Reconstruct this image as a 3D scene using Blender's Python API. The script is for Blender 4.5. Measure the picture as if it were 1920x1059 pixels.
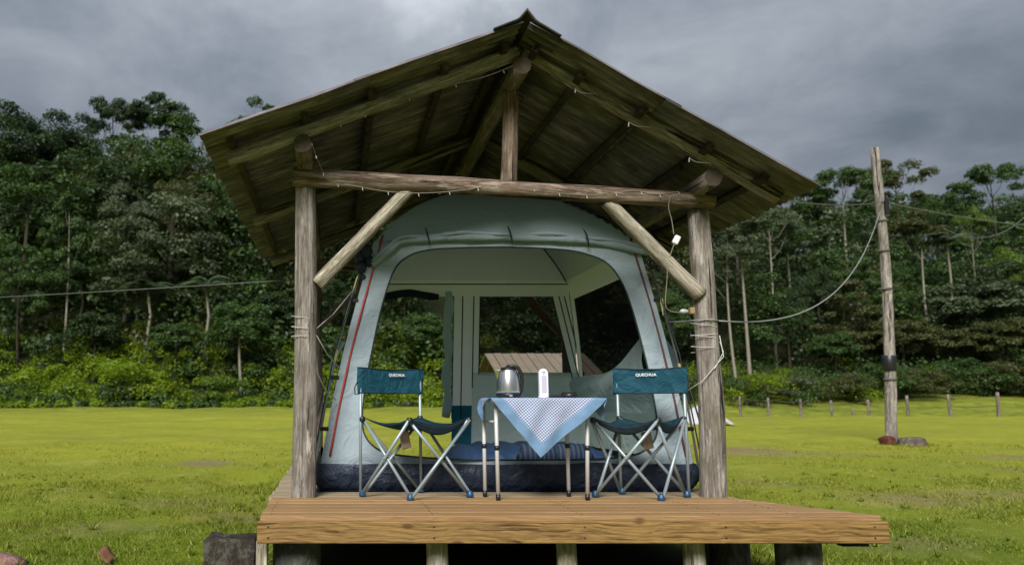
import bpy, bmesh, math, random
import numpy as np
from mathutils import Vector, Matrix, noise as mnoise

for o in list(bpy.data.objects):
    bpy.data.objects.remove(o)
S = bpy.context.scene
C = S.collection
R = math.radians
rng = np.random.default_rng(7)
random.seed(7)

# ------------------------------------------------------------------ camera
EYE = 0.60
FPX = 1500.0                       # focal length in pixels of the 1920 wide photograph
PITCH = math.atan(165 / 1500)
cam_d = bpy.data.cameras.new('camera')
cam = bpy.data.objects.new('camera', cam_d)
C.objects.link(cam)
cam.location = (0, 0, EYE)
cam.rotation_euler = (R(90) + PITCH, 0, 0)
cam_d.sensor_width = 36
cam_d.lens = FPX / 1920 * 36
cam_d.shift_x = 330 / 1920
cam_d.shift_y = 60.5 / 1920
cam_d.clip_start = 0.05
cam_d.clip_end = 3000
cam_d.dof.use_dof = True
cam_d.dof.focus_distance = 5.2
cam_d.dof.aperture_fstop = 2.3
S.camera = cam

# ------------------------------------------------------------------ light
SUN_EL, SUN_AZ = R(38), R(198)     # behind the camera, a little to the left
S.view_settings.view_transform = 'Standard'
S.view_settings.look = 'None'
S.view_settings.gamma = 1
S.view_settings.use_curve_mapping = False
S.view_settings.exposure = 1.8
S.cycles.diffuse_bounces = 8
S.cycles.max_bounces = 14
sun_d = bpy.data.lights.new('sun', 'SUN')
sun_d.energy = 1.5
sun_d.angle = R(22)
sun_d.color = (1.0, 0.965, 0.91)
sun = bpy.data.objects.new('sun', sun_d)
C.objects.link(sun)
sdir = Vector((math.sin(SUN_AZ) * math.cos(SUN_EL), math.cos(SUN_AZ) * math.cos(SUN_EL), math.sin(SUN_EL)))
sun.rotation_euler = sdir.to_track_quat('Z', 'Y').to_euler()
sun.location = (-6, -10, 12)


class NT:
    """small helper round a node tree"""
    def __init__(s, tree):
        s.t = tree
        s.n = tree.nodes
        s.n.clear()

    def add(s, typ, ins=None, **props):
        n = s.n.new(typ)
        for k, v in props.items():
            setattr(n, k, v)
        for k, v in (ins or {}).items():
            s.put(n, k, v)
        return n

    def put(s, n, k, v):
        sock = n.inputs[k]
        if isinstance(v, bpy.types.NodeSocket):
            s.t.links.new(v, sock)
        elif isinstance(v, bpy.types.Node):
            s.t.links.new(v.outputs[0], sock)
        else:
            if isinstance(v, (tuple, list)) and len(v) == 3 and sock.type == 'RGBA':
                v = (*v, 1)
            sock.default_value = v

    def math(s, op, a, b=0.0, clamp=False):
        return s.add('ShaderNodeMath', {0: a, 1: b}, operation=op, use_clamp=clamp).outputs[0]

    def vmath(s, op, a, b):
        return s.add('ShaderNodeVectorMath', {0: a, 1: b}, operation=op).outputs[0]

    def mix(s, fac, a, b, blend='MIX'):
        n = s.add('ShaderNodeMix', data_type='RGBA', blend_type=blend)
        s.put(n, 0, fac); s.put(n, 6, a); s.put(n, 7, b)
        return n.outputs[2]

    def ramp(s, fac, stops, interp='LINEAR'):
        n = s.add('ShaderNodeValToRGB', {0: fac})
        n.color_ramp.interpolation = interp
        e = n.color_ramp.elements
        while len(e) < len(stops):
            e.new(0.5)
        for el, (p, c) in zip(e, stops):
            el.position = p
            el.color = (*c, 1) if len(c) == 3 else c
        return n.outputs[0]

    def noise(s, vec, scale=5., detail=4., rough=.55, dist=0.):
        n = s.add('ShaderNodeTexNoise', {'Scale': scale, 'Detail': detail, 'Roughness': rough, 'Distortion': dist})
        if vec is not None:
            s.put(n, 'Vector', vec)
        return n.outputs[0]

    def maprange(s, v, a, b, c=0., d=1.):
        return s.add('ShaderNodeMapRange', {0: v, 1: a, 2: b, 3: c, 4: d}).outputs[0]


W = bpy.data.worlds.new('World')
S.world = W
W.use_nodes = True
t = NT(W.node_tree)
gen = t.add('ShaderNodeTexCoord').outputs['Generated']
sep = t.add('ShaderNodeSeparateXYZ', {0: gen})
zc = t.math('MAXIMUM', sep.outputs[2], 0.0)
den = t.math('ADD', zc, 0.22)
cx = t.math('DIVIDE', sep.outputs[0], den)
cy = t.math('DIVIDE', sep.outputs[1], den)
cv = t.add('ShaderNodeCombineXYZ', {0: cx, 1: cy, 2: 3.7}).outputs[0]
n1 = t.noise(cv, 0.9, 6, .55, .3)
n2 = t.noise(cv, 3.0, 6, .6, .6)
nn = t.math('ADD', t.math('MULTIPLY', n1, .62), t.math('MULTIPLY', n2, .38))
# thick and thin places in the cloud layer
wn = t.add('ShaderNodeTexNoise', {'Vector': gen, 'Scale': 5.5, 'Detail': 5., 'Roughness': .6}).outputs['Color']
wv = t.vmath('ADD', gen, t.vmath('MULTIPLY', t.vmath('SUBTRACT', wn, (.5, .5, .5)), (.34, .34, .34)))
for (px_, py_, rad_, amt) in [(905, -30, .12, .24), (760, 90, .24, .05), (1390, 200, .18, .19), (1540, 60, .24, -.07), (260, 120, .24, -.06), (80, 20, .16, -.03), (640, 150, .16, .04), (1800, 240, .25, .0), (470, 40, .2, .02)]:
    a_, b_ = (px_ - 630) / FPX, (590 - py_) / FPX
    d_ = Vector((a_, math.cos(PITCH) - b_ * math.sin(PITCH), math.sin(PITCH) + b_ * math.cos(PITCH))).normalized()
    ds = t.add('ShaderNodeVectorMath', {0: wv, 1: tuple(d_)}, operation='DISTANCE').outputs['Value']
    mr = t.add('ShaderNodeMapRange', {0: ds, 1: rad_ * 1.5, 2: 0., 3: 0., 4: amt}, interpolation_type='SMOOTHSTEP').outputs[0]
    nn = t.math('ADD', nn, mr)
cloud = t.ramp(nn, [(.28, (.034, .041, .050)), (.42, (.050, .058, .068)), (.54, (.077, .085, .096)), (.66, (.110, .117, .127)), (.86, (.20, .206, .215))])
cie = t.math('DIVIDE', t.math('ADD', 1.0, t.math('MULTIPLY', zc, 2.4)), 1.7)
cloud = t.mix(1.0, cloud, t.add('ShaderNodeCombineXYZ', {0: cie, 1: cie, 2: cie}).outputs[0], 'MULTIPLY')
cloud = t.mix(1.0, cloud, (9.2, 9.4, 9.7), 'MULTIPLY')
sky = t.add('ShaderNodeTexSky', sky_type='NISHITA')
sky.sun_disc = False
sky.sun_elevation = SUN_EL
sky.sun_rotation = SUN_AZ
skyc = t.mix(.985, sky.outputs[0], cloud)
bg = t.add('ShaderNodeBackground', {0: skyc, 1: 0.1})
t.add('ShaderNodeOutputWorld', {0: bg.outputs[0]})


# ------------------------------------------------------------------ materials
def material(name):
    m = bpy.data.materials.new(name)
    m.use_nodes = True
    return m, NT(m.node_tree)


def finish(t, color, rough=.7, bump=None, bstr=.3, bdist=.01, metal=0., spec=.3, trans=0., alpha=None):
    p = t.add('ShaderNodeBsdfPrincipled', {'Base Color': color, 'Roughness': rough, 'Metallic': metal, 'Specular IOR Level': spec})
    if bump is not None:
        b = t.add('ShaderNodeBump', {'Strength': bstr, 'Distance': bdist, 'Height': bump})
        t.put(p, 'Normal', b.outputs[0])
    sh = p.outputs[0]
    if trans:
        tr = t.add('ShaderNodeBsdfTranslucent', {0: color})
        sh = t.add('ShaderNodeMixShader', {0: trans, 1: sh, 2: tr.outputs[0]}).outputs[0]
    if alpha is not None:
        tp = t.add('ShaderNodeBsdfTransparent')
        sh = t.add('ShaderNodeMixShader', {0: alpha, 1: tp.outputs[0], 2: sh}).outputs[0]
    t.add('ShaderNodeOutputMaterial', {0: sh})


def coords(t, scale=(1, 1, 1), rnd=True, obj=True):
    v = t.add('ShaderNodeTexCoord').outputs['Object'] if obj else t.add('ShaderNodeNewGeometry').outputs['Position']
    if rnd:
        oi = t.add('ShaderNodeObjectInfo').outputs['Random']
        v = t.vmath('ADD', v, t.add('ShaderNodeCombineXYZ', {0: t.math('MULTIPLY', oi, 37.), 1: t.math('MULTIPLY', oi, 71.), 2: t.math('MULTIPLY', oi, 13.)}).outputs[0])
    return t.vmath('MULTIPLY', v, scale)


def plain(name, col, rough=.6, metal=0., spec=.4, var=.12, scale=14., bstr=.12):
    m, t = material(name)
    v = coords(t)
    n = t.noise(v, scale, 5, .6)
    c = t.mix(n, tuple(x * (1 - var * 2) for x in col), tuple(min(1, x * (1 + var)) for x in col))
    finish(t, c, rough, n, bstr, .004, metal, spec)
    return m


def log_wood(name, dark, mid, light, red=0., patch=.5):
    """round weathered timber, grain along local Z"""
    m, t = material(name)
    g = t.noise(coords(t, (1, 1, .06)), 26, 8, .8, .6)
    g3 = t.noise(coords(t, (1, 1, .10)), 90, 6, .75, .3)
    b = t.noise(coords(t, (1, 1, .30)), 9, 6, .7, 1.2)
    g2 = t.noise(coords(t, (1, 1, .045)), 14, 5, .65, .7)
    gg = t.math('ADD', t.math('MULTIPLY', g, .68), t.math('MULTIPLY', g3, .32))
    c = t.ramp(gg, [(.36, dark), (.46, mid), (.54, tuple((x + y) / 2 for x, y in zip(mid, light))), (.63, light)])
    c2 = t.mix(t.math('MULTIPLY', t.maprange(b, .44, .62), patch), c, tuple(x * .8 for x in dark))
    crack = t.maprange(g2, .36, .405)
    c2 = t.mix(crack, tuple(x * .22 for x in dark), c2)
    moss = t.maprange(t.noise(coords(t, (1, 1, .5)), 6, 5, .65), .54, .66)
    c2 = t.mix(t.math('MULTIPLY', moss, .42), c2, (.12, .11, .04) if not red else (.19, .075, .028))
    chip = t.maprange(t.noise(coords(t, (1, 1, .14)), 13, 6, .75), .57, .62)
    c2 = t.mix(t.math('MULTIPLY', chip, .65), c2, tuple(min(.7, x * 1.15) for x in light))
    h = t.math('ADD', t.math('MULTIPLY', gg, .9), t.math('MULTIPLY', crack, 1.0))
    finish(t, c2, .85, h, 1.0, .016, 0, .2)
    return m


M = {}
M['end_grain'] = plain('cut log end', (.085, .068, .05), .9, 0, .1, .35, 25, .6)
M['log_grey'] = log_wood('weathered grey log', (.065, .054, .045), (.19, .165, .14), (.50, .455, .41))
M['log_brown'] = log_wood('brown log', (.045, .031, .022), (.125, .086, .06), (.38, .31, .25), red=1)
M['log_dark'] = log_wood('roof log', (.055, .043, .040), (.155, .122, .108), (.34, .288, .25))
M['log_pale'] = log_wood('split brace log', (.07, .055, .036), (.26, .225, .165), (.62, .58, .49))


M['batten'] = log_wood('old batten', (.018, .014, .012), (.042, .032, .027), (.085, .068, .057))


def plank_wood(name, dark, mid, light, line=.5, grey=0., wavy=.35):
    m, t = material(name)
    v = coords(t, (.05, 1, 1))
    warp = t.noise(coords(t, (.35, 1, 1)), 5, 3, .5)
    vv = t.vmath('ADD', v, t.add('ShaderNodeCombineXYZ', {0: 0., 1: t.math('MULTIPLY', warp, .09), 2: t.math('MULTIPLY', warp, .09)}).outputs[0])
    w = t.add('ShaderNodeTexWave', {'Vector': vv, 'Scale': 24., 'Distortion': 2.4, 'Detail': 6., 'Detail Scale': 2.6, 'Detail Roughness': .65},
              wave_type='BANDS', bands_direction='DIAGONAL').outputs['Fac']
    fine = t.noise(coords(t, (.02, 1, 1)), 130, 5, .7)
    base = t.mix(t.maprange(fine, .3, .7), mid, light)
    lines = t.maprange(w, .35, .95)
    if wavy < 1:
        sv = t.vmath('ADD', coords(t, (.035, 1, 1)), t.add('ShaderNodeCombineXYZ', {0: 0., 1: t.math('MULTIPLY', warp, .05), 2: t.math('MULTIPLY', warp, .05)}).outputs[0])
        s1 = t.maprange(t.noise(sv, 75, 4, .65, .2), .50, .64)
        s2 = t.maprange(t.noise(sv, 190, 3, .6), .48, .62)
        lines = t.math('ADD', t.math('MULTIPLY', lines, wavy), t.math('MULTIPLY', t.math('MAXIMUM', s1, t.math('MULTIPLY', s2, .6)), 1 - wavy))
    c = t.mix(t.math('MULTIPLY', lines, line), base, dark)
    kv = coords(t, (1.6, 4., 4.))
    k = t.add('ShaderNodeTexVoronoi', {'Vector': kv, 'Scale': 1.6, 'Randomness': 1.}).outputs['Distance']
    knot = t.maprange(k, .11, .05)
    c = t.mix(t.math('MULTIPLY', knot, .8), c, (.07, .03, .012))
    oi = t.add('ShaderNodeObjectInfo').outputs['Random']
    c = t.mix(t.math('MULTIPLY', oi, .6), c, t.mix(.5, c, dark))
    blot = t.noise(coords(t, (.5, 1.5, 1.5)), 3.2, 4, .6)
    c = t.mix(t.math('MULTIPLY', t.maprange(blot, .5, .75), .35), c, t.mix(.6, c, dark))
    if grey:
        c = t.mix(grey, c, (.30, .27, .21))
    h = t.math('ADD', t.math('MULTIPLY', lines, -.5), fine)
    finish(t, c, .6, h, .5, .004, 0, .3)
    return m


M['plank'] = plank_wood('new deck plank', (.12, .055, .017), (.33, .195, .082), (.46, .30, .145), .55)
M['fascia'] = plank_wood('deck fascia board', (.06, .028, .007), (.29, .168, .052), (.39, .24, .085), 1.0, 0., .22)
M['old_plank'] = plank_wood('older deck plank', (.12, .08, .04), (.32, .23, .13), (.42, .33, .21), .4, .35)

# roof sheets
m, t = material('weathered corrugated roof sheet')
v = coords(t, (1, 1, 1))
st = t.noise(coords(t, (.35, 3.2, .35)), 7, 6, .7, .3)
bl = t.noise(v, 2.6, 6, .65, .5)
c = t.ramp(st, [(.28, (.045, .040, .046)), (.48, (.135, .118, .128)), (.62, (.245, .22, .228)), (.78, (.38, .35, .35))])
c = t.mix(t.math('MULTIPLY', t.maprange(bl, .48, .68), .8), c, (.07, .058, .047))
gr = t.noise(coords(t, (.8, 2.5, .8)), 4.3, 5, .6)
c = t.mix(t.math('MULTIPLY', t.maprange(gr, .52, .72), .5), c, (.13, .115, .08))
finish(t, c, .92, t.noise(v, 70, 5, .6), .4, .006, 0, .15)
M['roof'] = m
M['roof_top'] = plain('roof cap', (.06, .055, .05), .9, var=.3, scale=20)


def fabric(name, col, trans=.25, var=.10, wr=.35, rough=.8, wscale=5.):
    m, t = material(name)
    v = coords(t)
    n = t.noise(v, wscale, 5, .55, 1.2)
    fine = t.noise(v, 90, 3, .6)
    c = t.mix(n, tuple(x * (1 - var) for x in col), tuple(min(.9, x * (1 + var)) for x in col))
    h = t.math('ADD', t.math('MULTIPLY', n, 1.0), t.math('MULTIPLY', fine, .02))
    finish(t, c, rough, h, wr, .045, 0, .25, trans)
    return m


M['tent_front'] = fabric('pale blue grey tent fabric', (.37, .455, .505), .3, .07, .8, .7, 5.5)
M['tent_inner'] = fabric('pale grey green tent lining', (.80, .86, .86), .5, .04, .35)
M['tent_roof'] = fabric('tent roof fabric', (.33, .43, .45), .25, .06, .4)
m, t = material('tent roof fabric with pale lining')
v = coords(t)
n = t.noise(v, 5, 5, .55, 1.2)
bk = t.add('ShaderNodeNewGeometry').outputs['Backfacing']
c = t.mix(bk, t.mix(n, (.46, .59, .62), (.52, .65, .68)), t.mix(n, (.74, .81, .79), (.82, .88, .86)))
finish(t, c, .8, n, .4, .045, 0, .25, .30)
M['tent_roof'] = m
M['tent_flap'] = fabric('grey green window flap', (.62, .76, .75), .4, .08, .7)
M['tent_teal'] = fabric('dark teal tent fabric', (.02, .17, .25), .15, .12, .5)
M['navy'] = fabric('navy groundsheet', (.018, .026, .046), .0, .3, 1.0, .42, 7.)
M['mattress'] = fabric('blue mattress cloth', (.014, .036, .085), .0, .2, .6, .6)
M['seam'] = plain('black seam tape', (.02, .03, .032), .8)
M['piping'] = plain('red piping', (.34, .035, .025), .6)
M['piping_dark'] = plain('dark red piping', (.10, .03, .028), .6)
M['chair_cloth'] = fabric('petrol blue chair cloth', (.007, .060, .092), .02, .18, .7, .7, 9.)
M['seat_cloth'] = fabric('dark teal seat cloth', (.005, .030, .045), .02, .15, .5, .7, 9.)
M['chair_under'] = fabric('dark seat cloth', (.010, .020, .030), .0, .2, .4, .7)
M['chair_tube'] = plain('grey coated steel tube', (.30, .36, .39), .42, .35, .5, .06)
M['blue_plastic'] = plain('blue plastic foot', (.010, .060, .14), .4, 0, .5)
M['alu'] = plain('brushed aluminium', (.55, .55, .54), .42, .12, .5, .05)
M['black'] = plain('black plastic', (.012, .013, .015), .38, 0, .5)
M['white_plastic'] = plain('white plastic', (.78, .77, .84), .35, 0, .5, .02)
M['lantern_pane'] = plain('frosted lantern panel', (.50, .49, .58), .3, 0, .5, .03)
M['rope'] = plain('white rope', (.56, .54, .50), .8, 0, .2, .15, 60)
M['wire'] = plain('old pale wire', (.24, .215, .17), .8, 0, .2, .2)
M['cable'] = plain('grey cable', (.30, .31, .31), .6, 0, .3)
M['cable_dark'] = plain('dark cable', (.10, .105, .10), .6)
M['tag'] = plain('beige label cloth', (.42, .33, .27), .8)
M['letter'] = plain('white print', (.80, .82, .83), .6, 0, .3, .02)
M['concrete'] = plain('mossy concrete', (.075, .08, .068), .9, 0, .2, .35, 9, .5)
M['brick'] = plain('red brick', (.23, .055, .028), .9, 0, .2, .3, 16, .5)
M['stone'] = plain('brown stone', (.13, .105, .085), .9, 0, .2, .35, 12, .6)
M['pink_rock'] = plain('pinkish rock', (.33, .17, .15), .85, 0, .2, .3, 9, .6)
M['dead_leaf'] = plain('dead leaf', (.20, .10, .055), .8, 0, .2, .3)
M['stump'] = plain('dark weathered timber', (.055, .042, .034), .9, 0, .2, .7, 9, .9)


def rough(name, c1, c2, c3, sc=7., stretch=1.):
    m, t = material(name)
    v = coords(t, (1, 1, stretch))
    n = t.noise(v, sc, 7, .7, .6)
    f = t.noise(v, sc * 7, 5, .7)
    c = t.ramp(t.math('ADD', t.math('MULTIPLY', n, .7), t.math('MULTIPLY', f, .3)), [(.40, c1), (.48, c2), (.52, c2), (.59, c3)])
    finish(t, c, .92, t.math('ADD', n, t.math('MULTIPLY', f, .5)), 1., .03, 0, .15)
    return m


M['stump'] = rough('dark weathered timber', (.014, .011, .010), (.046, .036, .031), (.10, .10, .078), 8., .6)
M['pink_rock'] = rough('pinkish rock', (.12, .055, .05), (.26, .135, .12), (.38, .24, .21), 9.)
M['brick'] = rough('red brick', (.03, .013, .010), (.11, .032, .02), (.19, .09, .06), 12.)
M['stone'] = rough('brown stone', (.035, .028, .022), (.12, .095, .075), (.22, .19, .15), 9.)
M['concrete'] = rough('mossy concrete', (.03, .032, .026), (.075, .078, .068), (.15, .15, .13), 6., .5)
M['shed_roof'] = plain('sun bleached shed roof', (.40, .33, .25), .85, 0, .2, .15, 4)
M['shed_wall'] = plain('brown shed boards', (.13, .085, .05), .85, 0, .2, .3, 6)
M['tarp'] = plain('white tarpaulin', (.50, .50, .53), .6, 0, .3, .08, 3, .4)
M['trunk_pale'] = plain('pale bark', (.27, .25, .20), .9, 0, .1, .3, 6, .4)
M['trunk_dark'] = plain('dark bark', (.05, .042, .032), .9, 0, .1, .35, 6, .4)
M['yellow_tip'] = plain('yellow pole sleeve', (.62, .60, .28), .5)
M['pole_grey'] = plain('grey tent pole', (.22, .27, .28), .4, .2)
M['bulb'] = plain('clear bulb glass', (.40, .42, .40), .12, 0, .6, .03)
M['yellow_block'] = plain('yellow wood block', (.30, .21, .10), .7)

m, t = material('polished steel')
n = t.noise(coords(t, (1, 1, .1)), 40, 3)
finish(t, t.mix(n, (.74, .72, .70), (.86, .84, .81)), .24, n, .03, .002, 1.)
M['steel'] = m


def mesh_net(name, alpha, col):
    m, t = material(name)
    d = t.add('ShaderNodeBsdfDiffuse', {0: col})
    tp = t.add('ShaderNodeBsdfTransparent')
    s = t.add('ShaderNodeMixShader', {0: alpha, 1: tp.outputs[0], 2: d.outputs[0]})
    t.add('ShaderNodeOutputMaterial', {0: s.outputs[0]})
    return m


M['net'] = mesh_net('black insect netting', .56, (.012, .013, .014))
M['net_dense'] = mesh_net('dense black netting', .93, (.016, .017, .019))

# gingham cloth
m, t = material('blue bordered gingham cloth')
uv = t.add('ShaderNodeUVMap', uv_map='cloth').outputs[0]
sp = t.add('ShaderNodeSeparateXYZ', {0: uv})
PER = .0138


def stripe(x):
    fr = t.math('FRACT', t.math('DIVIDE', x, PER))
    return t.math('GREATER_THAN', fr, .5)


a, b = stripe(sp.outputs[0]), stripe(sp.outputs[1])
chk = t.math('MULTIPLY', t.math('ADD', a, b), .5)
ging = t.ramp(chk, [(.0, (.62, .66, .76)), (.5, (.30, .36, .52)), (1., (.06, .085, .19))])
BOR = .060
LCL = .70
inn = t.math('MULTIPLY', t.math('MULTIPLY', t.math('GREATER_THAN', sp.outputs[0], BOR), t.math('LESS_THAN', sp.outputs[0], LCL - BOR)),
             t.math('MULTIPLY', t.math('GREATER_THAN', sp.outputs[1], BOR), t.math('LESS_THAN', sp.outputs[1], LCL - BOR)))
bn = t.noise(t.vmath('MULTIPLY', uv, (6, 6, 6)), 3, 4)
bcol = t.mix(bn, (.12, .22, .36), (.20, .33, .50))
finish(t, t.mix(inn, bcol, ging), .85, bn, .2, .01, 0, .2, .12)
M['cloth'] = m


def leaf_mat(name, c1, c2, c3, trans=.3, gloss=.35):
    m, t = material(name)
    isl = t.add('ShaderNodeNewGeometry').outputs['Random Per Island']
    oi = t.add('ShaderNodeObjectInfo').outputs['Random']
    pos = t.add('ShaderNodeNewGeometry').outputs['Position']
    n = t.noise(pos, .35, 3, .6)
    c = t.ramp(isl, [(0, c1), (.5, c2), (1, c3)])
    c = t.mix(t.maprange(n, .35, .7, 0., .6), c, t.mix(.5, c, c1))
    c = t.mix(t.math('MULTIPLY', oi, .25), c, t.mix(.6, c, (.05, .06, .015)))
    p = t.add('ShaderNodeBsdfPrincipled', {'Base Color': c, 'Roughness': .5, 'Specular IOR Level': gloss})
    tr = t.add('ShaderNodeBsdfTranslucent', {0: t.mix(1., c, (1.2, 1.35, .6), 'MULTIPLY')})
    s = t.add('ShaderNodeMixShader', {0: trans, 1: p.outputs[0], 2: tr.outputs[0]})
    t.add('ShaderNodeOutputMaterial', {0: s.outputs[0]})
    return m


L = {}
L['dark'] = leaf_mat('dark leaves', (.013, .030, .009), (.028, .056, .016), (.050, .088, .024))
L['mid'] = leaf_mat('mid green leaves', (.024, .056, .012), (.046, .096, .020), (.080, .142, .032))
L['pale'] = leaf_mat('pale grey green leaves', (.045, .066, .032), (.080, .108, .055), (.125, .155, .085))
L['bright'] = leaf_mat('bright green leaves', (.050, .100, .006), (.095, .165, .012), (.150, .220, .022))
L['olive'] = leaf_mat('olive leaves', (.040, .052, .014), (.068, .080, .022), (.105, .112, .035))
L['under'] = leaf_mat('undergrowth leaves', (.085, .145, .005), (.18, .265, .008), (.28, .36, .018), .42)
L['palm'] = leaf_mat('palm leaflets', (.05, .085, .042), (.085, .13, .07), (.14, .19, .11))

# lawn
m, t = material('mown lawn')
pos = t.add('ShaderNodeNewGeometry').outputs['Position']
bare = t.add('ShaderNodeAttribute', attribute_name='bare').outputs['Fac']
wood = t.add('ShaderNodeAttribute', attribute_name='woods_deck_shade').outputs['Fac']
nA = t.noise(t.vmath('MULTIPLY', pos, (.5, .5, .5)), .55, 5, .6)
nB = t.noise(pos, 2.1, 6, .65)
nC = t.noise(pos, 38, 5, .7)
c = t.ramp(nA, [(.30, (.075, .135, .006)), (.5, (.16, .215, .011)), (.68, (.30, .30, .032))])
c = t.mix(t.maprange(nB, .40, .66, 0., .65), c, (.070, .125, .008))
c = t.mix(t.math('MULTIPLY', t.maprange(nC, .35, .75), .5), c, t.mix(.6, c, (.30, .30, .06)))
straw = t.maprange(t.noise(t.vmath('MULTIPLY', pos, (1., .5, 1.)), 1.3, 6, .7), .52, .68)
c = t.mix(t.math('MULTIPLY', straw, .4), c, (.40, .36, .10))
far = t.maprange(t.add('ShaderNodeSeparateXYZ', {0: pos}).outputs[1], 6.5, 14.)
c = t.mix(t.math('MULTIPLY', far, .75), c, (.335, .335, .036))
strk = t.noise(t.vmath('MULTIPLY', pos, (.25, 1., 1.)), .8, 5, .65)
c = t.mix(t.math('MULTIPLY', t.maprange(strk, .42, .62), .55), c, (.19, .21, .032))
nD = t.noise(t.vmath('MULTIPLY', pos, (1., .55, 1.)), 4.5, 7, .8)
c = t.mix(t.math('MULTIPLY', t.maprange(nD, .46, .66), .45), c, (.14, .19, .02))
nE = t.noise(t.vmath('MULTIPLY', pos, (1., .4, 1.)), 2.2, 7, .75)
c = t.mix(t.math('MULTIPLY', t.maprange(nE, .55, .70), .4), c, (.42, .40, .13))
past = t.maprange(t.add('ShaderNodeSeparateXYZ', {0: pos}).outputs[1], 27., 33.)
c = t.mix(t.math('MULTIPLY', past, t.maprange(t.noise(pos, 1.4, 6, .7), .36, .6)), c, (.12, .155, .022))
soil = t.mix(nC, (.15, .095, .06), (.33, .245, .17))
bm_ = t.math('MULTIPLY', bare, t.maprange(t.noise(pos, 6, 5, .7), .28, .50))
c = t.mix(bm_, c, soil)
c = t.mix(wood, c, (.020, .024, .009))  # forest floor tone, also used as painted shade below the deck
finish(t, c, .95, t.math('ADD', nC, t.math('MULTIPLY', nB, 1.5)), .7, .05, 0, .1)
M['lawn'] = m

m, t = material('grass blades')
isl = t.add('ShaderNodeNewGeometry').outputs['Random Per Island']
pos = t.add('ShaderNodeNewGeometry').outputs['Position']
nA = t.noise(pos, .55, 4, .6)
c = t.ramp(isl, [(0, (.050, .112, .004)), (.45, (.120, .190, .008)), (.8, (.23, .265, .018)), (1., (.45, .42, .13))])
c = t.mix(t.maprange(nA, .38, .66, 0., .6), c, t.mix(.6, c, (.24, .24, .03)))
far = t.maprange(t.add('ShaderNodeSeparateXYZ', {0: pos}).outputs[1], 6.5, 13.)
c = t.mix(t.math('MULTIPLY', far, .75), c, (.335, .335, .036))
finish(t, c, .6, None, trans=.35, spec=.3)
M['grass'] = m


# ------------------------------------------------------------------ builders
def tag(o, label=None, cat=None, group=None, kind=None):
    if label: o['label'] = label
    if cat: o['category'] = cat
    if group: o['group'] = group
    if kind: o['kind'] = kind
    return o


def thing(name, loc, label, cat, group=None):
    o = bpy.data.objects.new(name, None)
    C.objects.link(o)
    o.location = loc
    o.empty_display_size = .1
    return tag(o, label, cat, group)


def smooth(me, on=True):
    me.polygons.foreach_set('use_smooth', [on] * len(me.polygons))


WM = {}


def wm(o):
    return WM.get(o.name, Matrix.Translation(o.location))


def link(name, me, mat, parent=None, matrix=None):
    o = bpy.data.objects.new(name, me)
    C.objects.link(o)
    if mat is not None and not me.materials:
        me.materials.append(mat)
    mw = matrix or Matrix.Identity(4)
    if parent is not None:
        o.parent = parent
        o.matrix_basis = wm(parent).inverted() @ mw
    else:
        o.matrix_basis = mw
    WM[o.name] = mw
    return o


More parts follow.
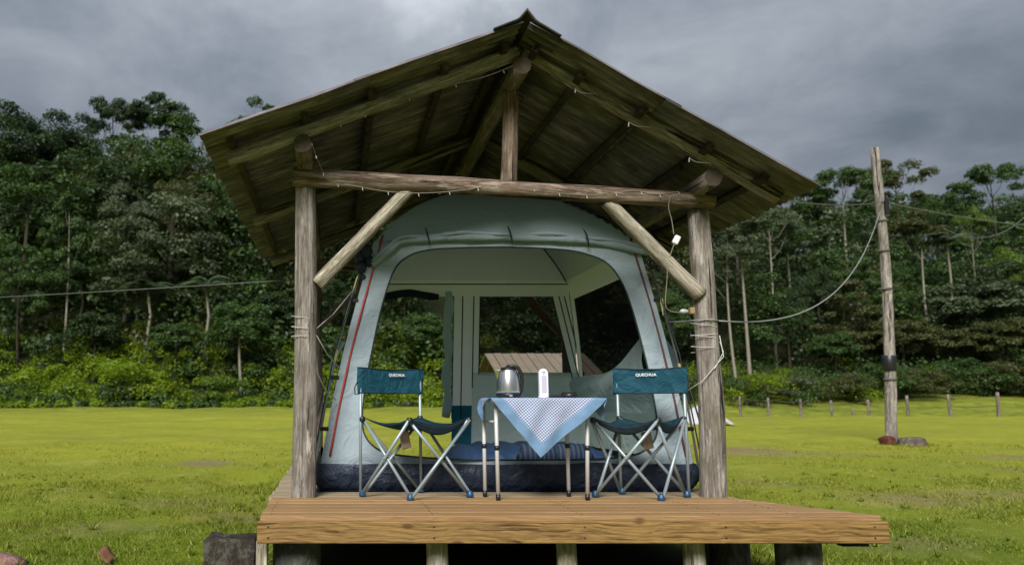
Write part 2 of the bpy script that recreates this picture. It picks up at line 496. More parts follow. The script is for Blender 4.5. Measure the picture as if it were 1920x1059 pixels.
class MB:
    def __init__(s):
        s.v, s.f = [], []

    def add(s, v, f):
        n = len(s.v)
        s.v += [tuple(p) for p in v]
        s.f += [tuple(i + n for i in q) for q in f]
        return s

    def box(s, a, b):
        x0, y0, z0 = a
        x1, y1, z1 = b
        return s.add([(x0, y0, z0), (x1, y0, z0), (x1, y1, z0), (x0, y1, z0), (x0, y0, z1), (x1, y0, z1), (x1, y1, z1), (x0, y1, z1)],
                     [(0, 3, 2, 1), (4, 5, 6, 7), (0, 1, 5, 4), (1, 2, 6, 5), (2, 3, 7, 6), (3, 0, 4, 7)])

    def prism(s, poly, z0, z1):
        n = len(poly)
        v = [(x, y, z0) for x, y in poly] + [(x, y, z1) for x, y in poly]
        f = [tuple(range(n))[::-1], tuple(range(n, 2 * n))] + [(i, (i + 1) % n, n + (i + 1) % n, n + i) for i in range(n)]
        return s.add(v, f)

    def tube(s, pts, r, n=8, cap=True):
        pts = [Vector(p) for p in pts]
        rs = r if isinstance(r, (list, tuple)) else [r] * len(pts)
        v, f = [], []
        up = None
        for i, p in enumerate(pts):
            d = (pts[min(i + 1, len(pts) - 1)] - pts[max(i - 1, 0)]).normalized()
            if up is None:
                up = Vector((0, 0, 1)) if abs(d.z) < .9 else Vector((1, 0, 0))
            a = d.cross(up)
            if a.length < 1e-5:
                a = d.orthogonal()
            a.normalize()
            b = a.cross(d).normalized()
            up = b
            for k in range(n):
                q = 2 * math.pi * k / n
                v.append(p + (a * math.cos(q) + b * math.sin(q)) * rs[i])
        for i in range(len(pts) - 1):
            for k in range(n):
                f.append((i * n + k, i * n + (k + 1) % n, (i + 1) * n + (k + 1) % n, (i + 1) * n + k))
        if cap:
            f.append(tuple(range(n))[::-1])
            f.append(tuple(range((len(pts) - 1) * n, len(pts) * n)))
        return s.add(v, f)

    def lathe(s, prof, c=(0, 0, 0), n=24, cap=True):
        v, f = [], []
        for r, z in prof:
            for k in range(n):
                q = 2 * math.pi * k / n
                v.append((c[0] + r * math.cos(q), c[1] + r * math.sin(q), c[2] + z))
        for i in range(len(prof) - 1):
            for k in range(n):
                f.append((i * n + k, i * n + (k + 1) % n, (i + 1) * n + (k + 1) % n, (i + 1) * n + k))
        if cap:
            f.append(tuple(range(n))[::-1])
            f.append(tuple(range((len(prof) - 1) * n, len(prof) * n)))
        return s.add(v, f)

    def grid(s, fn, nu, nv):
        v = [fn(i / nu, j / nv) for j in range(nv + 1) for i in range(nu + 1)]
        f = [(j * (nu + 1) + i, j * (nu + 1) + i + 1, (j + 1) * (nu + 1) + i + 1, (j + 1) * (nu + 1) + i) for j in range(nv) for i in range(nu)]
        return s.add(v, f)

    def mesh(s, name, sm=False):
        me = bpy.data.meshes.new(name)
        me.from_pydata(s.v, [], s.f)
        if sm:
            smooth(me)
        return me

    def build(s, name, mat, parent=None, sm=False, bevel=0., solid=0., matrix=None):
        me = s.mesh(name, sm)
        if bevel or solid:
            bm = bmesh.new()
            bm.from_mesh(me)
            if solid:
                bmesh.ops.solidify(bm, geom=bm.faces[:], thickness=solid)
            if bevel:
                bmesh.ops.bevel(bm, geom=bm.edges[:], offset=bevel, segments=1, affect='EDGES', profile=.5)
            bm.to_mesh(me)
            bm.free()
            if sm:
                smooth(me)
        return link(name, me, mat, parent, matrix)


def nz(x, y, z, s=1.):
    return mnoise.noise(Vector((x * s, y * s, z * s)))


def log(name, p0, p1, r0, r1, mat, parent, seed=0., bend=.012, groove=None, flat=0., n=22, rings=20, rough=.06):
    """a round timber: local Z runs along it"""
    p0, p1 = Vector(p0), Vector(p1)
    d = p1 - p0
    ln = d.length
    v, f = [], []
    for i in range(rings + 1):
        u = i / rings
        r = r0 + (r1 - r0) * u
        ox = bend * math.sin(math.pi * u) + .5 * bend * nz(u * 3, seed, 1.)
        oy = .6 * bend * nz(u * 3, seed, 7.)
        for k in range(n):
            q = 2 * math.pi * k / n
            rr = r * (1 + rough * (nz(math.cos(q) * 1.3 + seed, math.sin(q) * 1.3, u * ln * 2.2) + .5 * nz(math.cos(q) * 4 + seed, math.sin(q) * 4, u * ln * 4)))
            if groove is not None:
                dq = (q - groove[0] + math.pi) % (2 * math.pi) - math.pi
                wv = groove[0] and groove[2] * (.5 + .5 * min(1, (groove[1] - u) * 4)) if u < groove[1] else 0
                rr *= 1 - wv * math.exp(-(dq / .16) ** 2)
            x, y = math.cos(q) * rr, math.sin(q) * rr
            if flat:
                y = max(y, -r * (1 - flat))
            v.append((x + ox, y + oy, u * ln))
    for i in range(rings):
        for k in range(n):
            f.append((i * n + k, i * n + (k + 1) % n, (i + 1) * n + (k + 1) % n, (i + 1) * n + k))
    f.append(tuple(range(n))[::-1])
    f.append(tuple(range(rings * n, rings * n + n)))
    me = bpy.data.meshes.new(name)
    me.from_pydata(v, [], f)
    smooth(me)
    me.materials.append(mat)
    me.materials.append(M['end_grain'])
    for p in me.polygons[-2:]:
        p.use_smooth = False
        p.material_index = 1
    q = d.to_track_quat('Z', 'Y') if abs(d.normalized().z) < .98 else Vector((0, 0, 1)).rotation_difference(d)
    return link(name, me, mat, parent, Matrix.Translation(p0) @ q.to_matrix().to_4x4())


def np_mesh(name, verts, faces, mats, midx=None):
    """faces: (n,k) int array"""
    me = bpy.data.meshes.new(name)
    nv, (nf, k) = len(verts), faces.shape
    me.vertices.add(nv)
    me.vertices.foreach_set('co', np.ascontiguousarray(verts, np.float32).ravel())
    me.loops.add(nf * k)
    me.loops.foreach_set('vertex_index', np.ascontiguousarray(faces, np.int32).ravel())
    me.polygons.add(nf)
    me.polygons.foreach_set('loop_start', np.arange(0, nf * k, k, dtype=np.int32))
    for mm in mats:
        me.materials.append(mm)
    if midx is not None:
        me.polygons.foreach_set('material_index', np.ascontiguousarray(midx, np.int32))
    me.update(calc_edges=True)
    return me


def unit(a):
    return a / np.maximum(np.linalg.norm(a, axis=1, keepdims=True), 1e-6)


def leaf_quads(c, nrm, ln, wd, r):
    """one leaf shaped quad at each centre"""
    n = len(c)
    nrm = unit(nrm)
    tan = unit(np.cross(nrm, r.normal(size=(n, 3))))
    bi = np.cross(nrm, tan)
    l = (ln * r.uniform(.6, 1.3, n))[:, None] * .5
    w = (wd * r.uniform(.6, 1.3, n))[:, None] * .5
    droop = nrm * l * r.uniform(-.1, .5, n)[:, None]
    v = np.stack([c - tan * l - droop, c + bi * w, c + tan * l - droop, c - bi * w], 1).reshape(-1, 3)
    return v


def blob_leaves(centers, radii, per, ln, wd, r, flat=.7, jit=.55):
    """leaves on the outer and upper side of each clump"""
    nb = len(centers)
    idx = np.repeat(np.arange(nb), per)
    d = unit(r.normal(size=(nb * per, 3)))
    d[:, 2] = np.where(d[:, 2] < -.25, -d[:, 2], d[:, 2])
    rad = radii[idx][:, None] * (1 - r.beta(1.2, 3.2, size=(nb * per, 1)) * .75)
    lump = 1 + .25 * np.sin(d[:, :1] * 5 + idx[:, None]) * np.cos(d[:, 1:2] * 4 + idx[:, None] * 2)
    p = d * rad * lump
    p[:, 2] *= flat
    c = centers[idx] + p
    nr = d + r.normal(size=d.shape) * jit + np.array([0, 0, .35])
    return leaf_quads(c, nr, ln, wd, r)


def quads(v):
    return np.arange(len(v), dtype=np.int32).reshape(-1, 4)


# ------------------------------------------------------------------ terrain
def sstep(x, a, b):
    t_ = np.clip((x - a) / (b - a), 0, 1)
    return t_ * t_ * (3 - 2 * t_)


def terr(X, Y):
    X = np.asarray(X, float)
    Y = np.asarray(Y, float)
    z = -.45 + .0295 * np.clip(Y - 5.3, -6, 40)
    right = sstep(X, 7, 13)
    brow = 34.5 - 8.3 * right
    over = np.clip(Y - brow, 0, None)
    # behind the brow the lawn drops a little, then the slope climbs
    z = np.where(over > 0, -.45 + .0295 * (brow - 5.3) - (.30 + .12 * right) * sstep(over, 0, 3), z)
    z = z + right * 1.55 * sstep(Y, 44, 58)
    hs = 38 + 20 * right
    up_ = np.clip(Y - hs, 0, None)
    z = z + 34 * (1 - np.exp(-up_ * (.50 - .02 * right) / 34)) - .25 * np.clip(Y - 130, 0, 300)
    z = z + .035 * np.sin(X * .9 + 1.3) * np.sin(Y * .7) * sstep(Y, 6, 12) + .02 * np.sin(X * 2.3 + Y * 1.7)
    # hollow left of the deck
    z = z - .20 * np.exp(-(((X + 1.12) / .42) ** 2 + ((Y - 10.2) / .7) ** 2))
    return z


def tz(x, y):
    return float(terr(x, y))


def bare_at(X, Y):
    b = np.zeros_like(np.asarray(X, float))
    for (x, y, rx, ry, s) in [(-1.9, 11.8, .36, .55, 1.), (-1.28, 9.75, .22, .3, .9), (7.0, 13.9, .8, 1.3, .95), (7.6, 13., 1.5, .6, .5), (5.9, 8.1, .7, .5, .75), (6.5, 8.6, 1.0, .4, .6), (5.0, 9.4, .7, .4, .45),
                              (9.8, 10.5, 1.0, .6, .6), (10.6, 12.6, .6, .4, .7), (-1.5, 8.0, .5, .4, .45), (-.9, 7.2, .4, .5, .5), (-2.0, 6.6, .5, .3, .35), (4.2, 6.0, .5, .3, .45), (8.4, 9.3, .8, .4, .5)]:
        b = np.maximum(b, s * np.exp(-(((X - x) / rx) ** 2 + ((Y - y) / ry) ** 2) ** 1.5))
    return b


def geom(a, b, s0, g):
    out = [a]
    s = s0
    while out[-1] < b:
        out.append(out[-1] + s)
        s *= g
    return out


xs = sorted(set([-x for x in geom(0, 500, .12, 1.045)] + geom(0, 500, .12, 1.03)))
ys = sorted(set([3 - y for y in geom(0, 400, .3, 1.15)] + geom(3, 500, .12, 1.018)))
GX, GY = np.meshgrid(np.array(xs), np.array(ys))
GZ = terr(GX, GY)
nx, ny = len(xs), len(ys)
ii = (np.arange(ny - 1)[:, None] * nx + np.arange(nx - 1)[None, :]).ravel()
gf = np.stack([ii, ii + 1, ii + nx + 1, ii + nx], 1)
me = np_mesh('ground', np.stack([GX, GY, GZ], -1).reshape(-1, 3), gf, [M['lawn']])
smooth(me)
at_ = me.attributes.new('bare', 'FLOAT', 'POINT')
at_.data.foreach_set('value', bare_at(GX, GY).ravel().astype(np.float32))
at_ = me.attributes.new('woods_deck_shade', 'FLOAT', 'POINT')
woods_deck_shade = np.maximum(sstep(GY - (35.4 + 19 * sstep(GX, 7, 13)), 0, 2), 0)
# bare soil below the platform, the deck's shade painted into its colour
woods_deck_shade = np.maximum(woods_deck_shade, .9 * ((GX > -.42) & (GX < 2.5) & (GY > 4.6) & (GY < 8.8)))
at_.data.foreach_set('value', woods_deck_shade.ravel().astype(np.float32))
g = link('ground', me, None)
tag(g, 'mown green lawn that climbs gently to the wooded hill', None, None, 'structure')

# grass blades
bl_v = []
for (ya, yb, dens, h, w) in [(4.4, 7, 4600, .034, .0085), (7, 10, 2000, .034, .012), (10, 15, 420, .030, .018)]:
    xa, xb = -.46 * yb - .4, .90 * yb + .4
    n = int((xb - xa) * (yb - ya) * dens)
    X = rng.uniform(xa, xb, n)
    Y = rng.uniform(ya, yb, n)
    keep = (X / Y > -.46) & (X / Y < .90)
    keep &= ~((X > -.42) & (X < 2.6) & (Y > 4.3) & (Y < 8.9))
    keep &= ~((X > .3) & (X < 2.2) & (Y > 8.5) & (Y < 9.5))
    pat = np.sin(X * 3.1 + np.sin(Y * 2.3) * 1.5) * np.sin(Y * 2.7 + X * .6)
    keep &= rng.uniform(0, 1, n) > np.clip(bare_at(X, Y) * 1.0, 0, .93)
    keep &= rng.uniform(-1.4, 1, n) < pat + .6
    X, Y = X[keep], Y[keep]
    n = len(X)
    Z = terr(X, Y) - .006
    pat = np.sin(X * 3.1 + np.sin(Y * 2.3) * 1.5) * np.sin(Y * 2.7 + X * .6) + .7 * np.sin(X * 9.3 + Y * 4.1 + np.sin(Y * 7) * 2) * np.sin(Y * 8.2 - X * 5.)
    hh = h * rng.uniform(.35, 1.35, n) * np.clip(.85 + .55 * pat, .35, 1.9)
    an = rng.uniform(0, 2 * np.pi, n)
    ln_ = rng.uniform(.2, 1.5, n)
    az = rng.uniform(0, 2 * np.pi, n)
    ww = w * rng.uniform(.5, 1.3, n)
    base = np.stack([X, Y, Z], 1)
    side = np.stack([np.cos(an), np.sin(an), np.zeros(n)], 1) * ww[:, None] * .5
    tip = base + np.stack([np.cos(az) * ln_ * hh, np.sin(az) * ln_ * hh, hh], 1)
    bl_v.append(np.stack([base - side, base + side, tip], 1).reshape(-1, 3))
# scattered taller weeds
wx = np.concatenate([rng.uniform(-4.2, -.6, 90), rng.uniform(2.9, 9.5, 160)])
wy = rng.uniform(4.8, 10.5, 250)
wx = np.concatenate([wx, rng.uniform(-.85, -.45, 60), rng.uniform(-1.0, -.42, 40), rng.uniform(2.55, 3.1, 60), rng.normal(10.35, .22, 60), rng.normal(-2.15, .2, 25)])
wy = np.concatenate([wy, rng.uniform(4.9, 5.6, 60), rng.uniform(5.2, 8.8, 40), rng.uniform(4.75, 5.8, 60), rng.normal(14.65, .18, 60), rng.normal(5.4, .16, 25)])
ok = (wx / wy > -.46) & (wx / wy < .9)
for x_, y_ in zip(wx[ok], wy[ok]):
    if 2.4 < x_ < 3.0 and y_ < 5:
        continue
    nb_ = rng.integers(10, 24)
    an = rng.uniform(0, 6.28, nb_)
    h_ = rng.uniform(.03, .075, nb_) * rng.uniform(.6, 1.2)
    out = rng.uniform(.3, 1.6, nb_) * h_
    b_ = np.stack([x_ + rng.normal(0, .012, nb_), y_ + rng.normal(0, .012, nb_), np.full(nb_, tz(x_, y_) - .004)], 1)
    sd = np.stack([-np.sin(an), np.cos(an), np.zeros(nb_)], 1) * rng.uniform(.004, .009, nb_)[:, None]
    tp = b_ + np.stack([np.cos(an) * out, np.sin(an) * out, h_], 1)
    bl_v.append(np.stack([b_ - sd, b_ + sd, tp], 1).reshape(-1, 3))
bl_v = np.concatenate(bl_v)
me = np_mesh('grass', bl_v, np.arange(len(bl_v), dtype=np.int32).reshape(-1, 3), [M['grass']])
tag(link('grass', me, None), 'short uneven mown grass blades covering the lawn', None, None, 'stuff')


# ------------------------------------------------------------------ trees
def crown_points(kind, H, r):
    """clump centres and radii for a crown of a tree H metres tall"""
    cs, rs = [], []
    if kind == 'dome':
        for _ in range(34):
            d = r.normal(size=3); d /= np.linalg.norm(d); d[2] = abs(d[2]) * 1.1 - .35
            k = r.uniform(.45, 1.)
            cs.append((d[0] * .27 * H * k, d[1] * .27 * H * k, H * .60 + d[2] * H * .36 * k)); rs.append(H * r.uniform(.055, .10))
    elif kind == 'full':
        for _ in range(42):
            d = r.normal(size=3); d /= np.linalg.norm(d)
            k = r.uniform(.5, 1.)
            cs.append((d[0] * .27 * H * k, d[1] * .27 * H * k, H * .56 + d[2] * H * .43 * k)); rs.append(H * r.uniform(.06, .11))
    elif kind == 'umbrella':
        for _ in range(22):
            a = r.uniform(0, 6.28); k = math.sqrt(r.uniform(.02, 1))
            cs.append((math.cos(a) * .27 * H * k, math.sin(a) * .27 * H * k, H * (.93 - .10 * k * k + r.uniform(-.05, .03)))); rs.append(H * r.uniform(.045, .075))
        for _ in range(4):
            a = r.uniform(0, 6.28)
            cs.append((math.cos(a) * .15 * H, math.sin(a) * .15 * H, H * r.uniform(.72, .82))); rs.append(H * .045)
    elif kind == 'slender':
        for _ in range(13):
            a = r.uniform(0, 6.28); k = math.sqrt(r.uniform(0, 1))
            cs.append((math.cos(a) * .15 * H * k, math.sin(a) * .15 * H * k, H * r.uniform(.78, .99))); rs.append(H * r.uniform(.04, .07))
    elif kind == 'tiered':
        for j, zz in enumerate((.48, .60, .72, .84, .95)):
            rad = (.26, .28, .25, .19, .10)[j]
            for _ in range((8, 8, 7, 6, 4)[j]):
                a = r.uniform(0, 6.28); k = r.uniform(.4, 1.)
                cs.append((math.cos(a) * rad * H * k, math.sin(a) * rad * H * k, H * (zz + r.uniform(-.04, .04)))); rs.append(H * r.uniform(.055, .085))
    elif kind == 'shrub':
        for _ in range(16):
            d = r.normal(size=3); d /= np.linalg.norm(d); d[2] = abs(d[2])
            k = r.uniform(.4, 1.)
            cs.append((d[0] * .55 * H * k, d[1] * .55 * H * k, H * .18 + d[2] * H * .65 * k)); rs.append(H * r.uniform(.15, .24))
    return np.array(cs), np.array(rs)


def crown_verts(kind, H, seed, leaf=.34, per=150):
    r = np.random.default_rng(seed)
    cs, rs = crown_points(kind, H, r)
    return blob_leaves(cs, rs, per, leaf, leaf * .52, r, .62 if kind in ('umbrella', 'tiered') else .75), cs


def trunk_mesh(kind, H, cs, seed, rr):
    r = random.Random(seed)
    mb = MB()
    top = {'dome': .72, 'umbrella': .88, 'slender': .90, 'tiered': .92}[kind] * H
    pts, rad = [], []
    bx, by = r.uniform(-.5, .5), r.uniform(-.3, .3)
    for i in range(9):
        u = i / 8
        pts.append((bx * math.sin(u * 2.4) * .8, by * math.sin(u * 3), u * top))
        rad.append(rr * (1.25 - .95 * u if i else 1.5))
    mb.tube(pts, rad, 8)
    order = list(range(len(cs)))
    r.shuffle(order)
    for j in order[:6]:
        c = Vector(cs[j])
        k = min(7, max(5, int((c.z - H * .12) / top * 8)))
        p = Vector(pts[k])
        mid = p.lerp(c, .5) + Vector((0, 0, -.03 * H))
        mb.tube([p, mid, c], [rr * .26, rr * .16, rr * .07], 6)
    return mb.mesh('trunk', True)


VAR = {}


def variant(key, kind, H, seed, leaf, per, rr):
    v, cs = crown_verts(kind, H, seed, leaf, per)
    VAR[key] = (np_mesh('crown', v, quads(v), [L['mid']]), trunk_mesh(kind, H, cs, seed, rr) if kind != 'shrub' else None, H)


variant('dome1', 'dome', 14, 11, 0.207, 475, .22)
variant('dome2', 'dome', 13, 12, 0.197, 475, .20)
variant('dome3', 'dome', 15, 13, 0.231, 419, .24)
variant('umb1', 'umbrella', 16, 21, 0.231, 419, .16)
variant('umb2', 'umbrella', 15, 22, 0.243, 392, .15)
variant('sl1', 'slender', 15, 31, 0.231, 419, .12)
variant('sl2', 'slender', 14, 32, 0.219, 419, .11)
variant('tier1', 'tiered', 9, 41, 0.173, 419, .10)
variant('tier2', 'tiered', 10, 42, 0.185, 419, .11)
variant('small1', 'dome', 6, 51, 0.139, 419, .07)
variant('shrub1', 'shrub', 3, 61, 0.139, 531, 0)
variant('shrub2', 'shrub', 3, 62, 0.127, 531, 0)


def ex(px, Y):
    return (px - 630) / 1500 * Y


def hz(py, Y):
    """height above the camera's foot for a row of the photograph at distance Y"""
    return EYE + Y * math.tan(math.atan((590 - py) / 1500) + PITCH)


def tree(px, ytop, Y, key, leaf, bark, label, name='broadleaf_tree', wide=1., group='trees on the forest edge', zb=None, rot=None):
    X = ex(px, Y)
    zb = tz(X, Y) if zb is None else zb
    cm, tm, H = VAR[key]
    top = hz(ytop, Y)
    s = max(.3, (top - zb) / H)
    o = thing(name, (X, Y, zb), label, 'shrub' if 'shrub' in name else 'tree', group)
    o.rotation_euler = (0, 0, random.uniform(0, 6.28) if rot is None else rot)
    o.scale = (s * wide, s * wide, s)
    c = bpy.data.objects.new('crown', cm)
    C.objects.link(c)
    c.parent = o
    c.material_slots[0].link = 'OBJECT'
    c.material_slots[0].material = L[leaf]
    if tm is not None:
        tk = bpy.data.objects.new('trunk', tm)
        C.objects.link(tk)
        tk.parent = o
        if not tm.materials:
            tm.materials.append(M['trunk_dark'])
        tk.material_slots[0].link = 'OBJECT'
        tk.material_slots[0].material = M[bark]
    return o


TREES = [
    # left of the shelter
    (45, 148, 56, 'dome1', 'dark', 'trunk_dark', 'tall spreading dark tree with an open crown at the left end of the skyline', 1.05),
    (100, 205, 60, 'dome2', 'dark', 'trunk_dark', 'dark domed tree just right of the tallest skyline tree on the left', 1.),
    (195, 183, 66, 'umb1', 'dark', 'trunk_dark', 'flat topped tree on the skyline left of the twin skyline tops', .75),
    (283, 176, 66, 'umb2', 'dark', 'trunk_dark', 'left one of the twin tree tops on the skyline beside the roof', .7),
    (325, 198, 64, 'sl1', 'mid', 'trunk_dark', 'right one of the twin tree tops on the skyline beside the roof', 1.2),
    (395, 300, 58, 'dome2', 'olive', 'trunk_dark', 'yellowish tree behind the left roof corner', .8),
    (478, 205, 74, 'sl2', 'mid', 'trunk_dark', 'tree top that just peeks over the left roof slope', 1.),
    (232, 280, 50, 'dome3', 'pale', 'trunk_pale', 'large pale grey green tree in the middle of the left forest', .72),
    (330, 285, 48, 'dome1', 'olive', 'trunk_pale', 'tall olive tree with a mossy pale trunk left of the roof corner', .75),
    (255, 372, 46, 'umb2', 'pale', 'trunk_pale', 'low silvery crown below the large pale grey green tree', .62),
    (150, 262, 57, 'dome1', 'olive', 'trunk_dark', 'broad brownish green tree under the left skyline', .85),
    (30, 300, 50, 'dome3', 'dark', 'trunk_dark', 'dark tree at the left picture edge below the spreading crown', .8),
    (118, 372, 43, 'tier1', 'mid', 'trunk_pale', 'young green tree with a thin pale bent trunk before the dark forest', .62),
    (35, 455, 42, 'tier2', 'mid', 'trunk_dark', 'bushy tree hung with creepers at the left edge', .8),
    (455, 532, 39.5, 'small1', 'mid', 'trunk_pale', 'small round green tree with a white trunk above the left undergrowth', 1.15),
    (180, 560, 41, 'small1', 'dark', 'trunk_dark', 'small dark tree under the left palm', 1.3),
    (325, 575, 40, 'small1', 'mid', 'trunk_dark', 'small leafy tree between the two palms', 1.1),
    (520, 520, 43, 'small1', 'dark', 'trunk_dark', 'dark little tree half hidden by the left front post', 1.3),
    (620, 505, 44, 'tier1', 'dark', 'trunk_dark', 'dark tree seen between the left post and the tent', .8),
    (760, 480, 46, 'dome2', 'mid', 'trunk_dark', 'dark green tree seen through the open tent door', .8),
    (800, 560, 41, 'small1', 'mid', 'trunk_dark', 'small tree seen low through the open tent door', 1.2),
    # right of the shelter
    (1405, 395, 55, 'sl1', 'pale', 'trunk_pale', 'leaning white trunked tree right of the right post, taller of the pair', 1.1),
    (1380, 430, 54, 'sl2', 'pale', 'trunk_pale', 'thin white trunked tree beside the right post, left of the pair', 1.),
    (1455, 385, 62, 'umb1', 'pale', 'trunk_pale', 'pale leaved tree with a thin trunk below the right eave', .7),
    (1487, 392, 66, 'sl2', 'mid', 'trunk_pale', 'thin tree whose pale trunk shows under the power line', 1.),
    (1604, 308, 72, 'umb1', 'mid', 'trunk_pale', 'umbrella shaped tree on the skyline just left of the utility pole', .85),
    (1530, 340, 76, 'umb2', 'mid', 'trunk_dark', 'skyline tree at the tip of the right eave', .8),
    (1700, 298, 76, 'umb2', 'olive', 'trunk_dark', 'open flat crown on the skyline just right of the utility pole', .85),
    (1775, 322, 78, 'dome1', 'mid', 'trunk_dark', 'rounded dark tree on the skyline midway right of the utility pole', .85),
    (1885, 306, 76, 'umb1', 'mid', 'trunk_dark', 'feathery tree top at the right end of the skyline', .9),
    (1748, 400, 64, 'sl1', 'olive', 'trunk_pale', 'tree with a long straight pale trunk right of the utility pole', 1.1),
    (1845, 383, 66, 'umb2', 'bright', 'trunk_pale', 'yellow green flat crown on a thin trunk near the right edge', .42),
    (1840, 488, 60, 'small1', 'pale', 'trunk_dark', 'rounded pale leafy tree near the right edge under the thin trunk', 1.5),
    (1905, 430, 64, 'dome3', 'bright', 'trunk_dark', 'bright green tree cut by the right picture edge', .7),
    (1700, 470, 66, 'dome2', 'mid', 'trunk_dark', 'mid green tree behind the long straight pale trunk', .8),
    (1610, 480, 62, 'tier2', 'mid', 'trunk_dark', 'layered green tree left of the middle of the utility pole', .9),
    (1540, 470, 62, 'dome1', 'dark', 'trunk_dark', 'dark tree behind the sagging cable', .7),
    (1480, 520, 60, 'dome2', 'dark', 'trunk_dark', 'dark rounded tree right of the white trunks', .8),
    (1560, 600, 57, 'small1', 'mid', 'trunk_dark', 'low green tree left of the foot of the forest by the pole', 1.3),
    (1690, 570, 58, 'small1', 'olive', 'trunk_dark', 'low olive tree touching the right side of the utility pole', 1.5),
    (1790, 590, 58, 'small1', 'olive', 'trunk_dark', 'low olive tree below the rounded pale leafy tree', 1.4),
    (1880, 570, 57, 'small1', 'olive', 'trunk_dark', 'brownish green low tree at the right edge above the pasture', 1.5),
    (1262, 520, 56, 'dome2', 'mid', 'trunk_dark', 'leafy tree in the gap between the tent and the right post', .8),
    (1950, 340, 76, 'dome2', 'mid', 'trunk_dark', 'dark domed tree at the far right edge of the skyline', .9),
]
for (px, yt, Y, key, lf, bk, lab, wd) in TREES:
    tree(px, yt, Y, key, lf, bk, lab, wide=wd)
SHRUBS = [
    (1420, 690, 53, 'shrub1', 'under', 'bright shrub at the foot of the white trunks', 1.2),
    (1500, 695, 51, 'shrub2', 'pale', 'greyish shrub above the fence left of the utility pole', 1.3),
    (1580, 690, 52, 'shrub1', 'olive', 'olive shrub above the short fence post', 1.4),
    (1640, 670, 53, 'shrub2', 'mid', 'green shrub directly left of the utility pole foot', 1.3),
    (1720, 680, 53, 'shrub1', 'olive', 'olive shrub directly right of the utility pole foot', 1.4),
    (1800, 660, 55, 'shrub2', 'mid', 'dense green shrub on the upper edge of the pasture', 1.5),
    (1880, 665, 55, 'shrub1', 'olive', 'dull olive shrub at the right end of the pasture edge', 1.5),
    (240, 655, 38, 'shrub1', 'under', 'bright shrub standing out of the left undergrowth', 1.4),
    (95, 668, 37.5, 'shrub2', 'under', 'bright shrub near the left end of the undergrowth', 1.4),
    (420, 690, 37, 'shrub2', 'bright', 'yellow green shrub below the small white trunked tree', 1.3),
]
for (px, yt, Y, key, lf, lab, wd) in SHRUBS:
    tree(px, yt, Y, key, lf, None, lab, name='shrub', wide=wd, group='shrubs along the forest edge')


# palms
def palm_mesh(seed, n=15, ln=2.6):
    r = np.random.default_rng(seed)
    vs = []
    for k in range(n):
        a = 2 * math.pi * k / n + r.uniform(-.2, .2)
        el = r.uniform(.55, 1.45)
        L_ = ln * r.uniform(.8, 1.1)
        prev = None
        for i in range(22):
            u = (i + 1) / 22
            hor = L_ * u * math.cos(el * (1 - .35 * u))
            z = L_ * (math.sin(el) * u - .75 * u * u)
            p = np.array([math.cos(a) * hor, math.sin(a) * hor, z])
            side = np.array([-math.sin(a), math.cos(a), 0])
            ll = .62 * math.sin(math.pi * min(1, .12 + u * .85)) * ln / 2.6
            fw = np.array([math.cos(a), math.sin(a), -.2]) * .09
            for sg in (-1, 1):
                tip = p + side * sg * ll * .85 + fw * 2.2 + np.array([0, 0, -.28 * ll])
                vs += [p - fw * .5, p + fw * .6, tip, tip - fw * .4]
    return np_mesh('fronds', np.array(vs), quads(np.array(vs)), [L['palm']])


PM = palm_mesh(3)
pt = MB().tube([(0, 0, 0), (.05, 0, .35), (.1, .03, .7), (.05, 0, 1)], [.035, .026, .022, .02], 8).mesh('trunk', True)
pt.materials.append(M['trunk_pale'])
for (px, py, Y, sc, lab) in [(378, 540, 41.5, .8, 'palm with arching fronds just above the left undergrowth'), (268, 545, 42.5, .8, 'palm further left with spreading fronds beside the mossy trunk'),
                             (140, 525, 45, .85, 'shaded palm behind the young pale trunked tree'), (1790, 455, 63, 1.0, 'small palm in the dark wood right of the long pale trunk')]:
    X = ex(px, Y)
    zb = tz(X, Y)
    zt = hz(py, Y)
    o = thing('palm_tree', (X, Y, zb), lab, 'palm', 'palms in the forest')
    a = link('trunk', pt, None, o, Matrix.Translation((X, Y, zb)) @ Matrix.Diagonal((3.2, 3.2, zt - zb, 1)))
    b = link('crown', PM, None, o, Matrix.Translation((X + .15, Y, zt)) @ Matrix.Rotation(random.uniform(0, 6), 4, 'Z') @ Matrix.Diagonal((sc, sc, sc, 1)))

